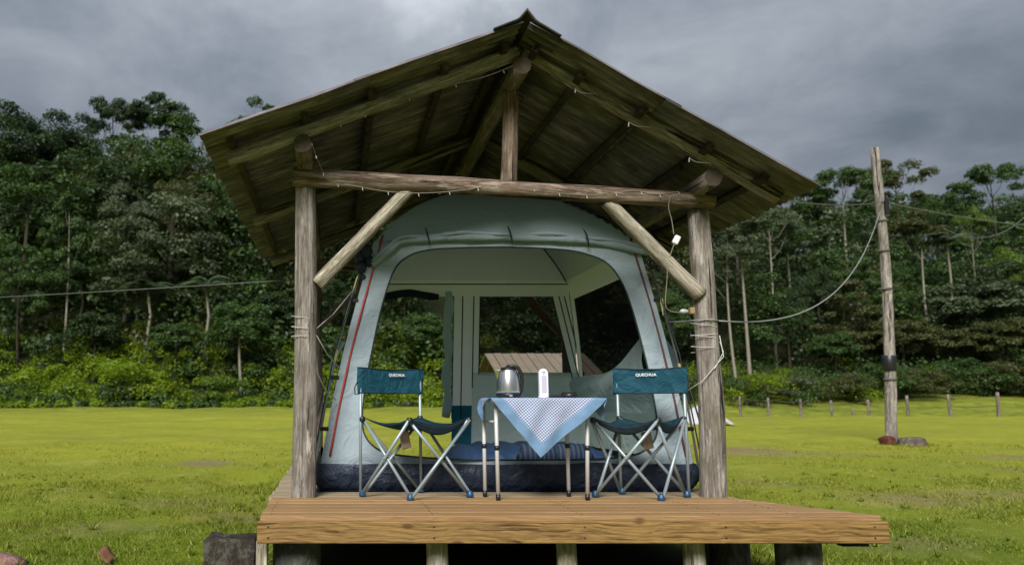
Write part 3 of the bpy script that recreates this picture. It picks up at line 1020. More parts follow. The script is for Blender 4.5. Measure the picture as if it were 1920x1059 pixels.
# the forest mass behind
fv, fm = [], []
keys = [('full', 12, 101), ('dome', 14, 102), ('tiered', 12, 103), ('full', 13, 104), ('full', 11, 105)]
base = [crown_verts(k, h, s, .295, 160)[0] for k, h, s in keys]
base_far = [crown_verts(k, h, s, .44, 62)[0] for k, h, s in keys]
tr = MB()
for Yr in np.arange(45, 128, 5.2):
    xa, xb = ex(-160, Yr), ex(2080, Yr)
    for Xc in np.arange(xa, xb, 5.4 + (Yr - 45) * .03):
        X = Xc + rng.uniform(-2, 2)
        Y = Yr + rng.uniform(-2, 2)
        if X > 6 and Y < 58:
            continue
        if Y > 112 and rng.uniform() < .45:
            continue
        zb = tz(X, Y)
        k = rng.integers(len(base))
        s = rng.uniform(.68, 1.0)
        if X < ex(330, Y) and Y > 60:
            s *= .98
        if X > ex(1300, Y):
            s *= .92
        a = rng.uniform(0, 6.28)
        R_ = np.array([[math.cos(a), -math.sin(a), 0], [math.sin(a), math.cos(a), 0], [0, 0, 1]])
        v = ((base if Y < 66 else base_far)[k] * np.array([s * 1.12, s * 1.12, s])) @ R_.T + np.array([X, Y, zb])
        fv.append(v)
        fm.append(np.full(len(v) // 4, rng.choice(4, p=[.36, .38, .13, .13] if X < 8 else [.22, .42, .22, .14])))
        if Y < 75 and rng.uniform() < .3:
            tr.tube([(X, Y, zb - .3), (X + rng.uniform(-.3, .3), Y, zb + 5 * s), (X, Y, zb + 9.5 * s)], [.2 * s, .15 * s, .08 * s], 6)
# low dark understorey on the slope
cs, rs = [], []
for _ in range(1500):
    Y = rng.uniform(41, 84)
    X = rng.uniform(ex(-100, Y), ex(2000, Y))
    if X > 6 and Y < 57:
        continue
    cs.append((X, Y, tz(X, Y) + rng.uniform(.2, 1.0) * min(7., 1.5 + (Y - (41 if X < 6 else 57)) * .5))); rs.append(rng.uniform(.8, 2.1))
v = blob_leaves(np.array(cs), np.array(rs), 120, .30, .17, rng, .85)
fv.append(v)
fm.append(np.repeat(rng.choice(4, p=[.45, .40, .05, .10], size=len(cs)), 120))
fv = np.concatenate(fv)
me = np_mesh('forest', fv, quads(fv), [L['dark'], L['mid'], L['pale'], L['olive']], np.concatenate(fm))
fo = link('forest', me, None)
tag(fo, 'dense dark rainforest covering the hillside behind the lawn', None, None, 'stuff')
o = tr.build('trunks', M['trunk_dark'], fo, True)
tag(o, None, None, None, 'stuff')

# bright undergrowth bank
cs, rs = [], []
for _ in range(560):
    Y = rng.uniform(35.8, 46)
    X = rng.uniform(ex(-90, Y), 8.5)
    mound = .5 + .5 * math.sin(X * .55 + Y * .8) * math.sin(X * .23 - Y * .35)
    cs.append((X, Y, tz(X, Y) + rng.uniform(.0, .75) * (.45 + 1.7 * mound) * (.7 if Y < 37 else 1.1) + .1)); rs.append(rng.uniform(.30, .70) + .55 * mound * rng.uniform(.2, 1))
for _ in range(170):
    Y = rng.uniform(34.2, 36.2)
    X = rng.uniform(ex(-90, Y), 8.)
    cs.append((X, Y, tz(X, Y) + .05)); rs.append(rng.uniform(.12, .38))
for _ in range(460):
    Y = rng.uniform(49.5, 61)
    X = rng.uniform(10, ex(2000, Y))
    if X / Y > .66 and Y < 53.5:
        continue
    cs.append((X, Y, tz(X, Y) + rng.uniform(.0, 1.4))); rs.append(rng.uniform(.4, 1.3))
cs, rs = np.array(cs), np.array(rs)
v = blob_leaves(cs, rs, 230, .17, .085, rng, .8, .6)
mi = np.where(cs[:, 0] < 9, rng.choice(3, p=[.66, .28, .06], size=len(cs)), rng.choice(3, p=[.25, .45, .30], size=len(cs)))
me = np_mesh('undergrowth', v, quads(v), [L['under'], L['mid'], L['olive']], np.repeat(mi, 230))
tag(link('undergrowth', me, None), 'bright green ferns and shrubs in a thick bank at the forest edge', None, None, 'stuff')

# ------------------------------------------------------------------ fence, shed, pole
fx = [(1382, 742, 45), (1435, 745, 43), (1494, 748, 41), (1553, 750, 39), (1591, 766, 38), (1621, 749, 37), (1694, 741, 35), (1773, 739, 33), (1862, 735, 31)]
X0, Y0 = ex(1621, 37), 37
fe = thing('post_fence', (X0, Y0, tz(X0, Y0)), 'dark wooden post fence across the pasture behind the utility pole', 'fence')
tops = []
for i, (px, py, Y) in enumerate(fx):
    X = ex(px, Y)
    zb = tz(X, Y)
    zt = hz(py, Y)
    tops.append(Vector((X, Y, max(zt, zb + .5))))
    log('post', (X, Y, zb - .3), (X + random.uniform(-.06, .06), Y, max(zt, zb + .5)), .065, .058, M['log_dark'], fe, i * 3.1, .01, n=10, rings=6)
full = [p for i, p in enumerate(tops) if i != 4]
for hgt in (.15, .5):
    w_ = MB()
    pts = []
    for a, b in zip(full[:-1], full[1:]):
        for u in (0, .5):
            p = a.lerp(b, u)
            pts.append(p - Vector((0, .09, hgt + (.04 if u else 0))))
    pts.append(full[-1] - Vector((0, .09, hgt)))
    w_.tube(pts, .010, 5).build('wire', M['cable_dark'], fe)

sx0, sx1, sy = 2.58, 4.3, 12.6
sg = tz(3.6, 13)
sh = thing('shed', (3.6, 13.4, sg), 'low shed with a pale tan roof seen through the tent back window', 'shed')
MB().box((sx0 + .2, sy + .35, sg - .1), (sx1 - .2, sy + 1.9, 1.05)).build('wall', M['shed_wall'], sh)
for i in range(12):
    a = sx0 + (sx1 - sx0) * i / 12
    b = sx0 + (sx1 - sx0) * (i + 1) / 12 - .012
    dz = .006 * (i % 2)
    MB().add([(a, sy, .93 + dz), (b, sy, .93 + dz), (b, sy + 1.25, 1.42 + dz), (a, sy + 1.25, 1.42 + dz), (a, sy, .96 + dz), (b, sy, .96 + dz), (b, sy + 1.25, 1.45 + dz), (a, sy + 1.25, 1.45 + dz)],
             [(0, 3, 2, 1), (4, 5, 6, 7), (0, 1, 5, 4), (1, 2, 6, 5), (2, 3, 7, 6), (3, 0, 4, 7)]).build('roof_panel', M['shed_roof'], sh)
    MB().add([(a, sy + 1.26, 1.42), (b, sy + 1.26, 1.42), (b, sy + 2.4, .98), (a, sy + 2.4, .98), (a, sy + 1.26, 1.45), (b, sy + 1.26, 1.45), (b, sy + 2.4, 1.01), (a, sy + 2.4, 1.01)],
             [(0, 3, 2, 1), (4, 5, 6, 7), (0, 1, 5, 4), (1, 2, 6, 5), (2, 3, 7, 6), (3, 0, 4, 7)]).build('roof_panel', M['shed_roof'], sh)

PY = 15.
pz = tz(10.3, PY)
up = thing('utility_pole', (10.30, PY, pz), 'tall weathered grey wooden utility pole leaning left on the lawn', 'utility pole')
log('pole', (10.30, PY, pz - .4), (10.42, PY, 5.48), .098, .076, M['log_grey'], up, 5.5, .05, n=18, rings=26, rough=.08)


def pole_at(z):
    return 10.30 + (10.42 - 10.30) * (z - pz + .4) / (5.48 - pz + .4)


for zz in (4.03, 3.45, 2.72, 1.02):
    MB().lathe([(.11, 0), (.116, .008), (.116, .03), (.11, .038)], (pole_at(zz) + .03, PY, zz), 18).build('band', M['cable_dark'], up, True)
MB().lathe([(.113, 0), (.119, .01), (.119, .27), (.113, .28)], (pole_at(1.3) + .028, PY, 1.2), 18).build('sleeve', M['black'], up, True)
MB().box((pole_at(4.3) + .02, PY - .17, 4.15), (pole_at(4.3) + .09, PY - .11, 4.45)).build('bracket', M['black'], up, bevel=.01)
ins = MB()
ins.lathe([(.02, 0), (.04, .02), (.03, .05), (.045, .07), (.02, .1)], (pole_at(4.3) + .13, PY - .08, 4.25), 12)
ins.build('insulator', M['cable_dark'], up, True)


def rock(name, c, r, mat, label, cat, seed, group=None, box=0., rot=0.):
    bm = bmesh.new()
    bmesh.ops.create_icosphere(bm, subdivisions=3, radius=1)
    for v_ in bm.verts:
        p = v_.co.copy()
        if box:
            m_ = max(abs(p.x), abs(p.y), abs(p.z))
            p = p.lerp(p / m_, box)
        p *= 1 + .16 * nz(p.x + seed, p.y, p.z, 1.4) + .07 * nz(p.x, p.y + seed, p.z, 4)
        v_.co = Vector((p.x * r[0], p.y * r[1], p.z * r[2]))
    me_ = bpy.data.meshes.new(name)
    bm.to_mesh(me_)
    bm.free()
    smooth(me_)
    o_ = link(name, me_, mat, None, Matrix.Translation(c) @ Matrix.Rotation(rot, 4, 'Z'))
    return tag(o_, label, cat, group)


rock('brick', (10.12, 14.85, pz + .05), (.10, .12, .10), M['brick'], 'red brick lump at the foot of the utility pole', 'brick', 2, box=.6, rot=.3)
rock('stone_block', (10.40, 14.6, pz + .03), (.21, .11, .11), M['stone'], 'grey brown stone block lying before the utility pole', 'stone', 5, box=.75, rot=-.5)
rock('rock', (-2.22, 5.38, -.44), (.19, .14, .06), M['pink_rock'], 'pinkish rock in the grass at the lower left corner', 'rock', 9)
lf_ = MB().grid(lambda u, v_: (-1.52 + .10 * (u - .5) + .02 * v_, 5.36 + .09 * (v_ - .5), -.40 + .03 * math.sin(u * 5) + .04 * v_), 6, 4).build('dead_leaf', M['dead_leaf'], None, True, solid=.004)
tag(lf_, 'curled brown dead leaf on the grass near the lower left corner', 'leaf')

# tarpaulin behind the right post
tc = Vector((ex(1316, 22.), 22., tz(ex(1316, 22.), 22.)))


def tarp(u, v_):
    x, y = u * 2 - 1, v_ * 2 - 1
    h = max(0, 1 - (abs(x) ** 1.5 * .75 + abs(y) ** 2 * .6))
    return (tc.x + x * .60, tc.y + y * .6, tc.z + .02 + .50 * h * (1 + .3 * x * -1) * (1 + .12 * nz(u * 5, v_ * 5, 2)))


o = MB().grid(tarp, 24, 16).build('tarpaulin', M['tarp'], None, True)
tag(o, 'white tarpaulin heap on the lawn behind the right post', 'tarpaulin')

# ------------------------------------------------------------------ deck
dk = thing('wooden_deck', (1.26, 6.4, 0), 'low wooden deck of honey coloured planks that carries the shelter and tent', 'deck')


def wplank(x0, x1a, x1b, y0, y1, z0, z1, mat, name='plank', bev=.003):
    cx_, cy_ = (x0 + x1a) / 2, (y0 + y1) / 2
    mb = MB().prism([(x0 - cx_, y0 - cy_), (x1a - cx_, y0 - cy_), (x1b - cx_, y1 - cy_), (x0 - cx_, y1 - cy_)], z0, z1)
    return mb.build(name, mat, dk, bevel=bev, matrix=Matrix.Translation((cx_, cy_, 0)))


yy = 4.385
npl = 6
pw = (5.205 - yy) / npl
for i in range(npl):
    a, b = yy + i * pw, yy + (i + 1) * pw - .008
    xr = lambda y_: 2.925 - (y_ - 4.385) / .825 * .40
    wplank(-.410 + random.uniform(-.004, .004), xr(a), xr(b), a, b, -.030, 0. - random.uniform(0, .002), M['plank'])
yy = 5.212
i = 0
while yy < 8.85:
    w_ = .115
    wplank(-.43 + random.uniform(-.012, .012), 2.56, 2.56, yy, yy + w_ - .008, -.034, -.004 - random.uniform(0, .003), M['old_plank'])
    yy += w_
wplank(-.420, 2.938, 2.938, 4.345, 4.380, -.140, -.026, M['fascia'], 'fascia_board', .004)
for jx in (-.38, .5, 1.3, 2.05, 2.5):
    wplank(jx, jx + .05, jx + .05, 4.43 if jx < 2.4 else 4.66, 8.8, -.14, -.042, M['stump'], 'joist', 0)
wplank(-.36, 2.3, 2.3, 5.5, 5.6, -.29, -.172, M['stump'], 'bearer', 0)
wplank(-.36, 2.5, 2.5, 8.3, 8.38, -.29, -.172, M['log_dark'], 'bearer', 0)
wplank(2.72, 2.86, 2.86, 4.40, 4.46, -.165, -.142, M['stump'], 'block', .002)
for (x, y, w_) in [(.555, 4.54, .062), (1.27, 4.54, .058), (1.975, 4.54, .060)]:
    log('support_post', (x, y, -.62), (x, y, -.035), w_, w_ * .95, M['log_pale'], dk, x * 7, .004, n=14, rings=8)
MB().box((-.435, 4.46, -.62), (-.375, 4.56, -.145)).build('support_post', M['log_pale'], dk, bevel=.004)
for (x, y, r_) in [(-.22, 4.62, .135), (2.42, 5.05, .115), (2.60, 4.62, .118), (1.2, 6.9, .13), (-.2, 8.4, .13), (2.4, 8.4, .13)]:
    zt_ = -.165 if y < 4.8 else -.19
    if x > 2.55:
        zt_ = -.032
    elif x > 2.4 and y < 6:
        zt_ = -.045
    MB().lathe([(r_ * .6, -.64), (r_, -.62), (r_, zt_ - .01), (r_ - .01, zt_)], (x, y, 0), 28).build('concrete_footing', M['concrete'], dk, True)
bm = bmesh.new()
bmesh.ops.create_cube(bm, size=2)
bmesh.ops.bevel(bm, geom=bm.edges[:], offset=.10, segments=2, affect='EDGES', profile=.6)
bmesh.ops.subdivide_edges(bm, edges=bm.edges[:], cuts=5, use_grid_fill=True)
for v_ in bm.verts:
    p = v_.co
    k = 1 + .05 * nz(p.x * 2, p.y * 2, p.z * 2 + 3) + .025 * nz(p.x * 6, p.y * 6, p.z * 4)
    v_.co = Vector((p.x * .146 * k, p.y * .13 * k, p.z * .26 + .018 * nz(p.x * 2, p.y * 2, 7)))
me = bpy.data.meshes.new('timber_block')
bm.to_mesh(me)
bm.free()
smooth(me)
o = link('timber_block', me, M['stump'], None, Matrix.Translation((-.60, 4.74, -.425)))
tag(o, 'dark weathered timber block against the left end of the deck', 'timber block')
for i, (x, y, s_) in enumerate([(1.75, 6.2, .13), (2.0, 6.6, .16), (1.5, 6.8, .12), (.2, 6.9, .14)]):
    rock('rubble_stone', (x, y, -.45), (s_, s_ * .8, s_ * .6), M['stone'], ('largest' if i == 1 else 'small rough') + ' brown stone in the dark below the deck, ' + ('right of the middle', 'beside the right post leg', 'near the middle leg', 'near the left leg')[i], 'stone', 20 + i * 3, 'stones in the dark below the deck')

nl = MB()
for jx in (-.355, .525, 1.325, 2.075, 2.48):
    for i in range(npl):
        yc = 4.385 + i * pw + pw / 2
        for d_ in (-.035, .035):
            nl.lathe([(.006, 0), (.005, .0016), (.001, .002)], (jx + random.uniform(-.006, .006), yc + d_, -.001), 8, False)
for jx in (-.36, .52, 1.32, 2.07, 2.86):
    for z_ in (-.055, -.112):
        v0 = len(nl.v)
        nl.lathe([(.006, 0), (.005, .0016), (.001, .002)], (0, 0, 0), 8, False)
        nl.v[v0:] = [(jx + a_, 4.345 - c_, z_ + b_) for a_, b_, c_ in nl.v[v0:]]
tag(nl.build('nail_heads', M['stump'], dk, True), None, None, None, 'stuff')

# ------------------------------------------------------------------ shelter
sl = thing('wooden_shelter', (1.12, 6.8, 0), 'open rustic log shelter with a corrugated gable roof over the deck', 'shelter')
log('post', (-.222, 5.27, -.60), (-.205, 5.27, 2.075), .084, .070, M['log_grey'], sl, 1.3, .012, groove=(math.pi * 1.5 - .05 + .001, .62, .42), n=36, rings=34)
log('post', (2.435, 5.28, -.60), (2.440, 5.28, 1.885), .086, .068, M['log_grey'], sl, 4.1, .018, n=36, rings=30)
log('post', (-.215, 8.45, -.60), (-.215, 8.45, 2.03), .07, .06, M['log_dark'], sl, 2.2)
log('post', (2.44, 8.45, -.60), (2.44, 8.45, 1.85), .07, .06, M['log_dark'], sl, 3.2)
log('tie_beam', (-.285, 5.20, 2.100), (2.505, 5.20, 1.925), .062, .050, M['log_brown'], sl, 8.2, -.012, n=28, rings=40, rough=.09)
log('tie_beam', (-.30, 8.45, 2.08), (2.52, 8.45, 1.90), .055, .05, M['log_dark'], sl, 9.2)
log('king_post', (1.150, 5.21, 2.035), (1.180, 5.21, 2.70), .055, .052, M['log_brown'], sl, 6.6, .006, rings=16)
log('king_post', (1.150, 8.45, 2.03), (1.180, 8.45, 2.70), .05, .05, M['log_dark'], sl, 6.9)
log('brace', (-.125, 5.235, 1.375), (.500, 5.215, 2.025), .052, .047, M['log_pale'], sl, 7.7, .006, flat=.15, rings=26, rough=.10)
log('brace', (2.405, 5.235, 1.310), (1.800, 5.215, 1.935), .056, .046, M['log_pale'], sl, 12.7, -.014, flat=.15, rings=26, rough=.12)
log('brace', (-.17, 8.44, 1.40), (.42, 8.44, 2.0), .04, .04, M['log_dark'], sl, 3.7)
log('brace', (2.40, 8.44, 1.30), (1.85, 8.44, 1.9), .05, .05, M['log_brown'], sl, 3.9)
log('spacer_block', (-.207, 5.20, 2.130), (-.207, 5.20, 2.20), .06, .06, M['log_brown'], sl, 15, 0, rings=4)
log('spacer_block', (2.395, 5.20, 1.955), (2.395, 5.20, 1.985), .06, .06, M['log_brown'], sl, 16, 0, rings=4)
log('purlin', (-.209, 4.90, 2.229), (-.209, 8.72, 2.16), .058, .055, M['log_dark'], sl, 17, .01, rough=.1)
log('purlin', (2.385, 4.93, 2.015), (2.385, 8.72, 1.95), .056, .055, M['log_dark'], sl, 18, .01, rough=.1)
log('ridge_beam', (1.184, 4.88, 2.731), (1.184, 8.72, 2.69), .056, .058, M['log_dark'], sl, 19, .01)
for (y, dz, mt) in [(4.95, 0, 'log_grey'), (6.55, -.03, 'log_dark'), (8.40, -.05, 'log_dark')]:
    log('rafter', (-.69, y, 2.137 + dz), (1.170, y, 2.846 + dz), .050, .046, M[mt], sl, 21 + y, .008, rings=24, rough=.08)
    log('rafter', (2.815, y + .02, 1.902 + dz), (1.205, y + .02, 2.842 + dz), .052, .046, M[mt], sl, 31 + y, .008, rings=24, rough=.08)

# roof planes (underside heights)
RY0, RY1 = 4.65, 8.82
EL, RG, ER = (-.825, 2.195), (1.163, 2.912), (2.895, 1.885)


def battn(X, side):
    if side < 0:
        return EL[1] + (X - EL[0]) / (RG[0] - EL[0]) * (RG[1] - EL[1])
    return ER[1] + (X - ER[0]) / (RG[0] - ER[0]) * (RG[1] - ER[1])


for X, sd in [(-.66, -1), (-.20, -1), (.22, -1), (.68, -1), (1.06, -1), (2.66, 1), (2.33, 1), (1.93, 1), (1.55, 1), (1.27, 1)]:
    zt_ = battn(X, sd) - .022
    b_ = MB().box((-.024, 0, -.042), (.024, RY1 - RY0 - .24, 0))
    ang = math.atan2(RG[1] - EL[1], RG[0] - EL[0]) if sd < 0 else math.atan2(RG[1] - ER[1], RG[0] - ER[0]) + math.pi
    b_.build('batten', M['batten'], sl, bevel=.004, matrix=Matrix.Translation((X, RY0 + .16, zt_)) @ Matrix.Rotation(-ang if sd < 0 else -ang, 4, 'Y'))


def sheet(p0, p1, y0, y1, lift, nm='roof_sheet'):
    """one corrugated sheet from eave end p0 to ridge end p1 (x, z), ridges run down the slope"""
    d = Vector((p1[0] - p0[0], 0, p1[1] - p0[1]))
    L_ = d.length
    d.normalize()
    n_ = Vector((-d.z, 0, d.x))
    if n_.z < 0:
        n_ = -n_
    o_ = Vector((p0[0], y0, p0[1])) + n_ * lift
    wid = y1 - y0
    per = .0765
    ns = int(wid / per * 6)
    seed_ = random.uniform(0, 50)
    v_, f_ = [], []
    nu = 3
    for th in (0., .003):
        for i in range(nu + 1):
            for j in range(ns + 1):
                y = wid * j / ns
                h = .014 * math.sin(2 * math.pi * (y0 + y) / per) + .012 * nz(i * .7 + seed_, y * 1.5, 0)
                e = .012 * nz(seed_, y * 3, 4) if i in (0,) else 0
                p = d * (L_ * i / nu + e) + n_ * (h + th)
                v_.append((p.x, y, p.z))
    N_ = (nu + 1) * (ns + 1)
    for i in range(nu):
        for j in range(ns):
            q = i * (ns + 1) + j
            f_.append((q, q + 1, q + ns + 2, q + ns + 1))
            f_.append((N_ + q, N_ + q + ns + 1, N_ + q + ns + 2, N_ + q + 1))
    for j in range(ns):
        f_.append((j, N_ + j, N_ + j + 1, j + 1))
        q = nu * (ns + 1) + j
        f_.append((q, q + 1, N_ + q + 1, N_ + q))
    for i in range(nu):
        q = i * (ns + 1)
        f_.append((q, q + ns + 1, N_ + q + ns + 1, N_ + q))
        q += ns
        f_.append((q, N_ + q, N_ + q + ns + 1, q + ns + 1))
    me_ = bpy.data.meshes.new(nm)
    me_.from_pydata(v_, [], f_)
    smooth(me_)
    return link(nm, me_, M['roof'], sl, Matrix.Translation(o_))


ncol = 4
wd_ = (RY1 - RY0) / ncol
for E0 in (EL, ER):
    md = (E0[0] + (RG[0] - E0[0]) * .52, E0[1] + (RG[1] - E0[1]) * .52)
    lo = (E0[0] + (RG[0] - E0[0]) * .47, E0[1] + (RG[1] - E0[1]) * .47)
    hi = (RG[0] - (.02 if E0 is EL else -.02), RG[1] - .008)
    for k in range(ncol):
        y0_, y1_ = RY0 + k * wd_ - (.07 if k else 0), RY0 + (k + 1) * wd_
        sheet(E0, md, y0_, y1_, .004 + .005 * (k % 2))
        sheet(lo, hi, y0_, y1_, .009 + .005 * (k % 2))
# ridge cap pieces
for k in range(4):
    y0_, y1_ = RY0 - .02 + k * wd_ - (.05 if k else 0), RY0 + (k + 1) * wd_
    lift = .030 + .006 * (k % 2)

    def cap(u, v_, y0_=y0_, y1_=y1_, lift=lift):
        w_ = (u * 2 - 1)
        x = RG[0] + w_ * .20
        sl_ = .362 if w_ < 0 else .593
        z = RG[1] + lift - .012 - abs(w_) * .20 * sl_ + .038 * max(0, 1 - abs(w_) * 4) - .01 * abs(w_) + .008 * math.sin(v_ * (y1_ - y0_) / .0765 * 6.28) * min(1, max(0, abs(w_) * 3 - .6))
        return (x, y0_ + v_ * (y1_ - y0_), z)
    MB().grid(cap, 18, 60).build('ridge_cap', M['roof_top'], sl, True, solid=-.010)

# ------------------------------------------------------------------ tent
tn = thing('cabin_tent', (1.16, 6.85, 0), 'tall pale blue grey cabin tent with its front door rolled up', 'tent')
GSH = .185
TF, TB, TL_, TR_ = 5.56, 8.16, -.138, 2.468
ef, eb, el_, er_ = 5.96, 7.76, .285, 2.275
EZ = 1.80


def lerp(a, b, u):
    return a + (b - a) * u


def fY(z):
    return lerp(TF, ef, max(0, z) / EZ)


def bY(z):
    return lerp(TB, eb, max(0, z) / EZ)


def lX(z):
    return lerp(TL_, el_, max(0, z) / EZ) - .035 * math.sin(math.pi * min(1, max(0, z / EZ)))


def rX(z):
    return lerp(TR_, er_, max(0, z) / EZ) + .035 * math.sin(math.pi * min(1, max(0, z / EZ)))


# groundsheet tub
def tub(u, v_):
    per = 4 * u
    k = int(min(3, per))
    s_ = per - k
    z = v_ * (GSH if k != 2 else .06)
    wob = .012 * nz(u * 60, v_ * 2, 3) + .022 * nz(u * 22, v_ * 1.5, 9) * v_
    ex_ = .02 * math.sin(v_ * 3.0) - .035 * (1 - v_) ** 3
    c_ = [(TL_ - ex_, TF - ex_ + wob), (TR_ + ex_, TF - ex_ + wob), (TR_ + ex_, TB + ex_), (TL_ - ex_, TB + ex_), (TL_ - ex_, TF - ex_ + wob)]
    a_, b_ = c_[k], c_[k + 1]
    return (lerp(a_[0], b_[0], s_), lerp(a_[1], b_[1], s_), max(.003, z + (.02 * nz(u * 30, 1, 5) if v_ > .9 else 0)))


tb = MB().grid(tub, 240, 8)
tb.add([(TL_, TF, .004), (TR_, TF, .004), (TR_, TB, .004), (TL_, TB, .004)], [(0, 1, 2, 3)])
tb.build('groundsheet', M['navy'], tn, True)

# front wall with its arched doorway
OPEN = [(.42, .245), (.80, .215), (1.25, .21), (1.75, .215), (2.06, .245), (2.20, .33), (2.245, .46), (2.238, .75), (2.205, 1.06), (2.165, 1.32), (2.115, 1.50), (2.035, 1.63), (1.91, 1.70), (1.70, 1.745), (1.25, 1.765),
        (.84, 1.755), (.66, 1.735), (.54, 1.69), (.445, 1.60), (.375, 1.43), (.315, 1.22), (.265, 1.0), (.215, .76), (.185, .52), (.20, .38), (.28, .29)]


def catmull(P, n):
    out = []
    m_ = len(P)
    for i in range(m_):
        p0, p1, p2, p3 = (np.array(P[(i + k - 1) % m_]) for k in range(4))
        for j in range(n):
            u = j / n
            out.append(tuple(.5 * ((2 * p1) + (-p0 + p2) * u + (2 * p0 - 5 * p1 + 4 * p2 - p3) * u * u + (-p0 + 3 * p1 - 3 * p2 + p3) * u ** 3)))
    return out


OP = catmull(OPEN, 6)
CX, CZ = 1.22, .95


def outer_pt(x, z):
    """where the ray from the doorway centre leaves the wall outline"""
    dx, dz = x - CX, z - CZ
    lo_, hi_ = 0., 8.
    for _ in range(40):
        k = (lo_ + hi_) / 2
        X, Z = CX + dx * k, CZ + dz * k
        inside = GSH - .01 < Z < EZ + .02 and lX(Z) < X < rX(Z)
        lo_, hi_ = (k, hi_) if inside else (lo_, k)
    return CX + dx * lo_, CZ + dz * lo_


ring = [(p, outer_pt(*p)) for p in OP]
nr_ = len(ring)


def fw(u, v_):
    i = int(round(u * nr_)) % nr_
    a_, b_ = ring[i]
    x, z = lerp(a_[0], b_[0], v_), lerp(a_[1], b_[1], v_)
    wr_ = .007 * nz(x * 14 + z * 9, z * 5 - x * 6, 4) + .012 * nz(x * 5, z * 4, 2) * (1 if .05 < v_ < .95 else .3) + .018 * nz(x * 2.2 + z * 3, z * 1.2, 6) * math.sin(v_ * math.pi)
    return (x, fY(z) - .015 + wr_, z)


MB().grid(fw, nr_, 6).build('front_wall', M['tent_front'], tn, True)
MB().tube([(p[0], fY(p[1]) - .018, p[1]) for p in OP + OP[:1]], .006, 6).build('door_hem', M['seam'], tn, True)


# roof dome
def dome(u, v_):
    a_, b_ = u * 2 - 1, v_ * 2 - 1
    k = max(abs(a_), abs(b_))
    x = lerp(el_, er_, u)
    y = lerp(ef, eb, v_)
    z = EZ - .005 + .575 * (1 - k ** 2.1) ** .92 + .03 * (1 - abs(a_ * b_)) * (1 - k)
    return (x, y - .012 * (1 - v_) + .006 * nz(x * 4, y * 4, 1), z)


MB().grid(dome, 40, 40).build('roof', M['tent_roof'], tn, True)


# inner ceiling skirt and seams
def ceil(u, v_):
    a_, b_ = u * 2 - 1, v_ * 2 - 1
    k = max(abs(a_), abs(b_))
    return (lerp(el_ + .02, er_ - .02, u), lerp(ef + .02, eb - .02, v_), EZ - .03 + .535 * (1 - k ** 2.1) ** .92)


for sx_, sy_ in ((-1, 1), (1, 1)):
    pts = [ceil(.5 + sx_ * k / 2 * .995, .5 + sy_ * k / 2 * .995) for k in np.linspace(.02, 1, 14)]
    MB().tube([(p[0], p[1], p[2] - .006) for p in pts], .007, 6).build('seam', M['seam'], tn, True)


def wall_patch(fn, s0, s1, t0, t1, mat, name, nu=10, nv=10, off=0., wr=.008):
    """patch of a wall given by fn(s, z)"""
    def g_(u, v_):
        s_, z = lerp(s0, s1, u), lerp(t0, t1, v_)
        p = Vector(fn(s_, z))
        return (p.x, p.y + off + wr * nz(s_ * 4, z * 3, 5), p.z)
    return MB().grid(g_, nu, nv).build(name, mat, tn, True)


def back(x, z):
    return (x, bY(z), z)


def leftw(y, z):
    return (lX(z), y, z)


def rightw(y, z):
    return (rX(z), y, z)


# back wall: header, door gap at left, pillar bands, window
BX = lambda px: (px - 630) / 1500 * 7.84
BZ = lambda py: hz(py, 7.80)
wall_patch(back, lX(1.7) + .01, rX(1.7), BZ(556), EZ, M['tent_inner'], 'back_wall', 24, 6)
xa, xb, xc, xd = BX(851), BX(868), BX(889), BX(901)
zt = BZ(556) + .002
wall_patch(back, xa, xb, GSH, zt, M['tent_inner'], 'wall_band', 3, 12)
wall_patch(back, xb, xc, GSH, zt, M['tent_inner'], 'wall_band', 3, 12)
wall_patch(back, xc, xd, BZ(700), zt, M['tent_inner'], 'wall_band', 2, 12)
xw1, xw2 = BX(1052), BX(1066)


def wr_edge(z):
    return lerp(BX(1085), BX(1036), (z - BZ(730)) / (BZ(556) - BZ(730)))


# right hand strips lean inwards with the corner
MB().grid(lambda u, v_: (lerp(wr_edge(lerp(BZ(700), zt, v_)) - .0, rX(lerp(BZ(700), zt, v_)) - .01, u), bY(lerp(BZ(700), zt, v_)), lerp(BZ(700), zt, v_)), 3, 10).build('wall_band', M['tent_inner'], tn, True)
MB().grid(lambda u, v_: (lerp(xd, wr_edge(lerp(BZ(702), zt, v_)), u), bY(lerp(BZ(702), zt, v_)) + .004, lerp(BZ(702), zt, v_)), 8, 8).build('window_net', M['net'], tn)
wall_patch(back, xc, rX(.9) + .06, GSH, BZ(697), M['tent_flap'], 'back_wall', 20, 12, -.004, .02)
wall_patch(back, xa, xc, GSH, BZ(760), M['tent_teal'], 'wall_band', 4, 6, -.012)
for x_, za, zb_ in [(xa, BZ(785), zt), (xb, BZ(785), zt), (xc, BZ(726), zt), (xd, BZ(700), zt)]:
    MB().tube([(x_, bY(z) - .012, z) for z in np.linspace(za, zb_, 6)], .006, 6).build('seam', M['seam'], tn)
for k, dx in enumerate((0, .055, .085)):
    MB().tube([(wr_edge(z) + dx * (1 + .2 * k), bY(z) - .012, z) for z in np.linspace(BZ(735), zt, 6)], .006, 6).build('seam', M['seam'], tn)
MB().tube([(x_, bY(BZ(534)) - .012, BZ(534)) for x_ in np.linspace(lX(1.7) + .03, rX(1.7) - .02, 8)], .006, 6).build('seam', M['seam'], tn)
